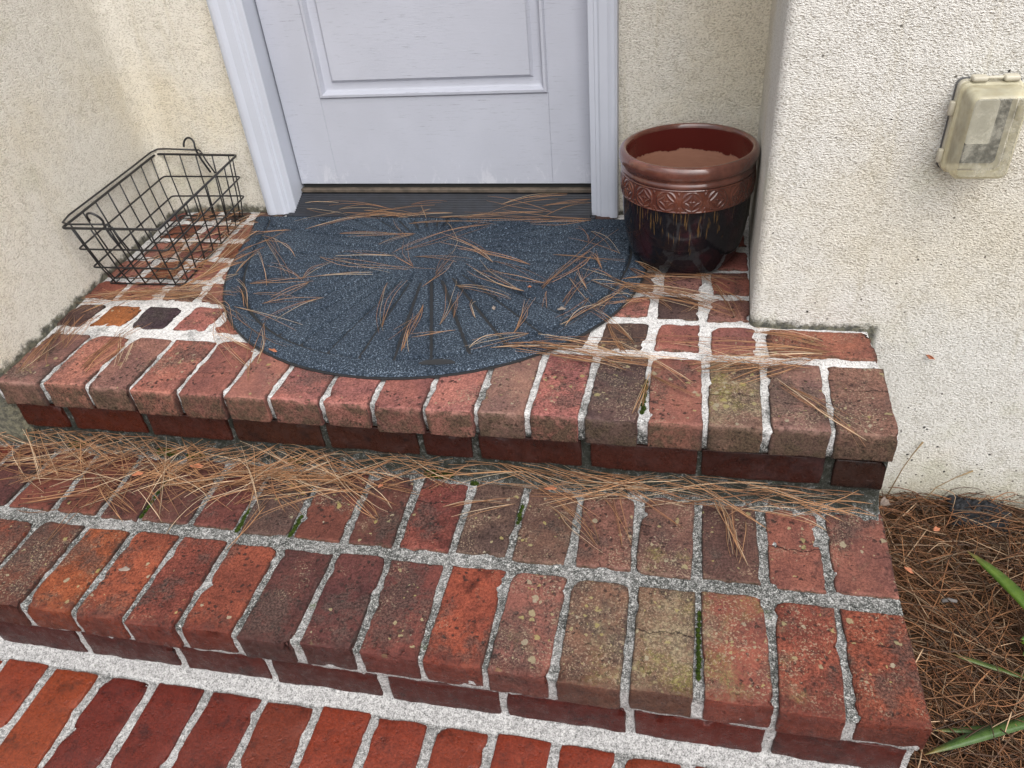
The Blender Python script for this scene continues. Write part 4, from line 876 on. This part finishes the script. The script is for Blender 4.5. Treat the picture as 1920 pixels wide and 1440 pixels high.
# ------------------------------------------------------------------ plants and scraps
g = G('green_leaf'); v = g.obj(); at = g.node('ShaderNodeVertexColor', {'layer_name': 'tint'}).outputs['Color']
c = g.mix(g.rng(g.noise(v, 60, 5), .3, .7), at, g.mix(1., at, (.6, .7, .6), 'MULTIPLY')); g.P(Base_Color=c, Roughness=.38); g.b.inputs['Subsurface Weight'].default_value = .0; M_LEAF = g.m
def strap(parent, pts, wid, tint, fold=.25, name='leaf'):
    n = 14; V = []; F = []; P = [Vector(p) for p in pts]; off = Vector(parent.location)
    def bz(t): return P[0]*(1-t)**2 + P[1]*2*t*(1-t) + P[2]*t*t
    for i in range(n+1):
        t = i/n; p = bz(t); tg = (bz(min(1, t+.02)) - bz(max(0, t-.02))).normalized(); sd = tg.cross(Vector((0, 0, 1))).normalized(); up = sd.cross(tg)
        w = wid*(min(1, .55 + t*2))*(1 - max(0, (t-.60)/.40)**2.6)*.5 + .0004
        for s, z in ((-1, fold*w), (0, 0), (1, fold*w)): V.append(p + sd*s*w + up*z - off)
        V.append(p - up*.0006 - off)
    for i in range(n):
        for a, b in ((0, 1), (1, 2), (2, 3), (3, 0)): F.append((i*4+a, i*4+b, (i+1)*4+b, (i+1)*4+a))
    me = pyd('leaf', V, F); ca = me.color_attributes.new('tint', 'FLOAT_COLOR', 'POINT'); ca.data.foreach_set('color', [x for q in range(len(V)) for x in (*(tuple(a*(1-k_) + b*k_ for a, b, k_ in zip(tint, (.20, .12, .035), [max(0, (q//4/n - .88)/.12)]*3))), 1)])
    return link(name, me, M_LEAF, parent)
pl = tag(empty('strap_leaf_plant', (.355, -.135, -.43)), 'green strap leaved plant reaching over the pine straw from the right edge', 'plant')
b0 = Vector((.355, -.135, -.425))
strap(pl, [b0 + Vector((0, .01, 0)), (.285, -.03, -.335), (.222, .140, -.392)], .027, (.075, .13, .012)); strap(pl, [b0 + Vector((0, -.02, 0)), (.20, -.235, -.375), (.052, -.308, -.384)], .018, (.045, .09, .014))
strap(pl, [b0 + Vector((-.02, -.03, 0)), (.20, -.24, -.40), (.076, -.258, -.394)], .012, (.05, .09, .02)); strap(pl, [b0 + Vector((-.02, 0, 0)), (.20, -.13, -.39), (.140, -.10, -.402)], .010, (.07, .10, .02))
strap(pl, [b0, (.46, -.10, -.20), (.60, -.05, -.33)], .022, (.06, .11, .02)); strap(pl, [b0, (.42, -.25, -.22), (.50, -.38, -.36)], .024, (.07, .12, .02))
sp = tag(empty('leafy_sprig', (.296, -.078, -.425)), 'small bright green leafy sprig at the right edge beside the strap leaves', 'plant')
tube('stem', [(0, 0, 0), (-.006, .003, .03), (-.014, .006, .058)], .0016, plain('sprig_stem', (.06, .09, .02), .6), sp)
s0 = Vector(sp.location)
for k, (a, z, l) in enumerate(((2.5, .018, .030), (3.6, .024, .034), (4.5, .032, .030), (2.0, .040, .028), (3.1, .046, .032), (5.3, .040, .028), (.9, .050, .026), (3.9, .056, .028), (2.7, .06, .022))):
    p0 = s0 + Vector((-.004 - .01*z/.06, .004, z)); d = Vector((math.cos(a), math.sin(a), 0))
    strap(sp, [p0, p0 + d*l*.5 + Vector((0, 0, .012)), p0 + d*l + Vector((0, 0, .002))], .012, ((.16, .30, .02), (.10, .24, .05), (.30, .34, .03))[k % 3], .3)
# small dry leaves and bits
M_DRY = plain('dry_leaf', (.34, .12, .055), .6, 0, (120, .4), .3, 90); M_PALE = plain('pale_dry_leaf', (.24, .19, .155), .7, 0, (90, .5), .3, 60)
def dry_leaf(loc, L, W, rot, label, material, curl=.35, group=None):
    n = 8; V = []; F = []
    for i in range(n+1):
        t = i/n; w = W/2*math.sin(math.pi*min(.97, max(.04, t)))**.8
        for s in (-1, -.4, .4, 1): V.append(((t-.5)*L, s*w, curl*w*s*s + .12*L*(2*t-1)**2*curl + .0004 + .0015*math.sin(9*t + 3*s)))
    for i in range(n):
        for s in range(3): F.append((i*4+s, (i+1)*4+s, (i+1)*4+s+1, i*4+s+1))
    o = link('dry_leaf', pyd('dry_leaf', V, F), material, None, loc); o.rotation_euler = rot
    md = o.modifiers.new('thickness', 'SOLIDIFY'); md.thickness = .0006; return tag(o, label, 'leaf', group)
for (x, y, l, w, a, lab) in ((-1.415, -.075, .022, .010, .5, 'small orange leaf bit among the needles left on the lower step'), (-1.30, -.040, .030, .011, .1, 'curled tan leaf bit lying across the needle drift at left'), (-.575, -.020, .024, .009, .2, 'small orange leaf bit in the needles at the middle of the step'), (-.90, -.05, .012, .006, .9, 'tiny orange leaf bit on the step below the mat')):
    dry_leaf((x, y, tread_surf(x, y) + .017), l, w, (.1, .05, a), lab, M_DRY)
for (x, y, l, w, a, lab) in ((-1.165, .135, .024, .007, -.35, 'thin orange leaf sliver on the lower left border of the doormat'), (-.745, .33, .016, .007, -1.2, 'small tan leaf chip on the right half of the doormat'), (-.685, .425, .008, .006, .3, 'tiny red leaf crumb on the upper right of the doormat'), (-.60, .335, .018, .010, .3, 'pale crumpled leaf bit near the right rim of the doormat')):
    dry_leaf((x, y, .0148), l, w, (0, 0, a), lab, M_DRY if 'orange' in lab or 'red' in lab else M_PALE)
dry_leaf((-1.312, -.287, tread_z(-.287) + .002), .022, .010, (0, 0, .2), 'pale pinkish leaf scrap on a red brick at left of the step', M_PALE, .2)
dry_leaf((.030, .095, -.240), .034, .016, (.5, .35, .9), 'pale crumpled dry leaf in the gap between step end and wall', plain('grey_dry_leaf', (.15, .115, .095), .8, 0, (90, .6), .4, 90), 1.3)
dry_leaf((.117, .3155, -.052), .020, .006, (1.45, .5, 0), 'tiny curled dry scrap stuck on the pale right wall', M_DRY, .9)
dry_leaf((.18, .195, -.396), .018, .010, (.2, .1, .6), 'small red leaf chip on the pine straw below the wall', M_DRY)
dry_leaf((.105, .078, -.396), .020, .009, (.1, .3, -.5), 'small orange leaf chip on the pine straw beside the upper step brick', M_DRY)
# black crumpled landscape fabric against the wall
bm = bmesh.new(); bmesh.ops.create_grid(bm, x_segments=36, y_segments=22, size=.5)
for v in bm.verts:
    x, y = v.co.x, v.co.y; e = max(0, 1 - (x*2)**2)*max(0, 1 - (y*2)**2)
    v.co = Vector((x*.11*(1 + .3*mnoise.noise(Vector((x*3, y*3, 4)))), y*.07, .020*e**.6*(1 + 1.0*mnoise.noise(Vector((x*6, y*6, 1)))) + .022*abs(mnoise.noise(Vector((x*11, y*11, 2)))) + .008*mnoise.noise(Vector((x*25, y*25, 2))) - .008))
fb = link('black_fabric_scrap', bm_mesh('black_fabric_scrap', bm), plain('black_fabric', (.010, .011, .014), .8, 0, (300, .5)), None, (.275, .262, -.408)); fb.rotation_euler = (.25, 0, -.08)
md = fb.modifiers.new('thickness', 'SOLIDIFY'); md.thickness = .001
tag(fb, 'crumpled black ground fabric poking out of the straw against the wall', 'fabric')
tn = plain('grey_twig', (.10, .09, .085), .8, 0, (200, .6), .4)
v_, f_ = tube_geo([(0, 0, 0), (.012, .003, .002), (.026, .002, .001)], [.0035, .0042, .003], 8)
tag(link('twig', pyd('twig', v_, f_), tn, None, (.150, .012, -.398)), 'short dark stub of twig lying on the pine straw', 'twig')
for k, (a, b, lab) in enumerate((((.112, .300, -.36), (.150, .314, -.265), 'dry brown stalk leaning upright against the pale wall beside the step'), ((.17, .295, -.395), (.262, .3145, -.335), 'thin dry stalk slanting low against the pale wall above the straw'))):
    p = Vector(a); q = Vector(b); pts = [p - Vector((.01, .01, .05)), p + (q-p)*.3, p + (q-p)*.65 + Vector((0, 0, .004)), q]
    v_, f_ = tube_geo([x - p for x in pts], [.0016, .0012, .001, .0022], 5); tag(link('dry_stalk', pyd('dry_stalk', v_, f_), plain('stalk_%s' % ('dark', 'tan')[k], (.20, .14, .07), .8), None, p), lab, 'stalk')
# moss cushions
g = G('moss'); v = g.obj(); g.P(Base_Color=g.mix(g.rng(g.noise(v, 300, 3), .35, .65), (.012, .022, .005), (.05, .075, .012)), Roughness=.95, Specular_IOR_Level=.1); M_MOSS = g.m
def moss(pts, label, h=.007):
    V = []; F = []
    for (x, y, z, r_, sx) in pts:
        for _ in range(int(520*sx)):
            a, q = rnd.uniform(0, 6.283), math.sqrt(rnd.random()); px_, py_ = x + q*r_*sx*math.cos(a), y + q*r_*math.sin(a)
            hh = h*(1 - .75*q*q)*rnd.uniform(.5, 1.1); zz = z; w = .0011; b = len(V); t = rnd.uniform(0, 6.28); lx, ly = rnd.gauss(0, .0015), rnd.gauss(0, .0015)
            V += [(px_ + w*math.cos(t), py_ + w*math.sin(t), zz), (px_ + w*math.cos(t+2.1), py_ + w*math.sin(t+2.1), zz), (px_ + w*math.cos(t+4.2), py_ + w*math.sin(t+4.2), zz), (px_ + lx, py_ + ly, zz + hh)]
            F += [(b, b+1, b+3), (b+1, b+2, b+3), (b+2, b, b+3)]
    tag(link('moss', pyd('moss', V, F), M_MOSS), label, None, None, 'stuff')
fz = lambda y: tread_z(y) + .002
moss([(-1.40, .004, -.168, .012, 2.4), (-1.33, .000, -.170, .010, 2.2), (-.80, .004, -.168, .012, 2.6), (-1.62, .004, -.168, .010, 2.2), (-1.10, .006, -.166, .007, 3.)], 'dark green moss along the foot of the landing riser')
def seam(x, y0, y1, n, r_, zf_, sx=.55): return [(x + rnd.gauss(0, .0012), y0 + (y1-y0)*k/max(1, n-1), zf_(y0 + (y1-y0)*k/max(1, n-1)), r_*rnd.uniform(.7, 1.2), sx) for k in range(n)]
fj = lambda y: tread_z(y) - .0035
moss([(-.727, -.002, fz(0), .010, 1.)] + seam(-1.039, -.168, -.125, 7, .006, fj) + seam(-1.149, -.17, -.120, 7, .006, fj) + seam(-.625, -.09, -.05, 5, .005, fj) + seam(-1.361, -.16, -.05, 10, .006, fj) + seam(-.304, -.35, -.24, 12, .0045, fj), 'green moss growing in the joints of the lower step', .005)
moss(seam(-.413, .12, .03, 10, .006, lambda y: -.004), 'small green moss strip in a joint of the landing nosing', .005)
print('built', len(bpy.data.objects))
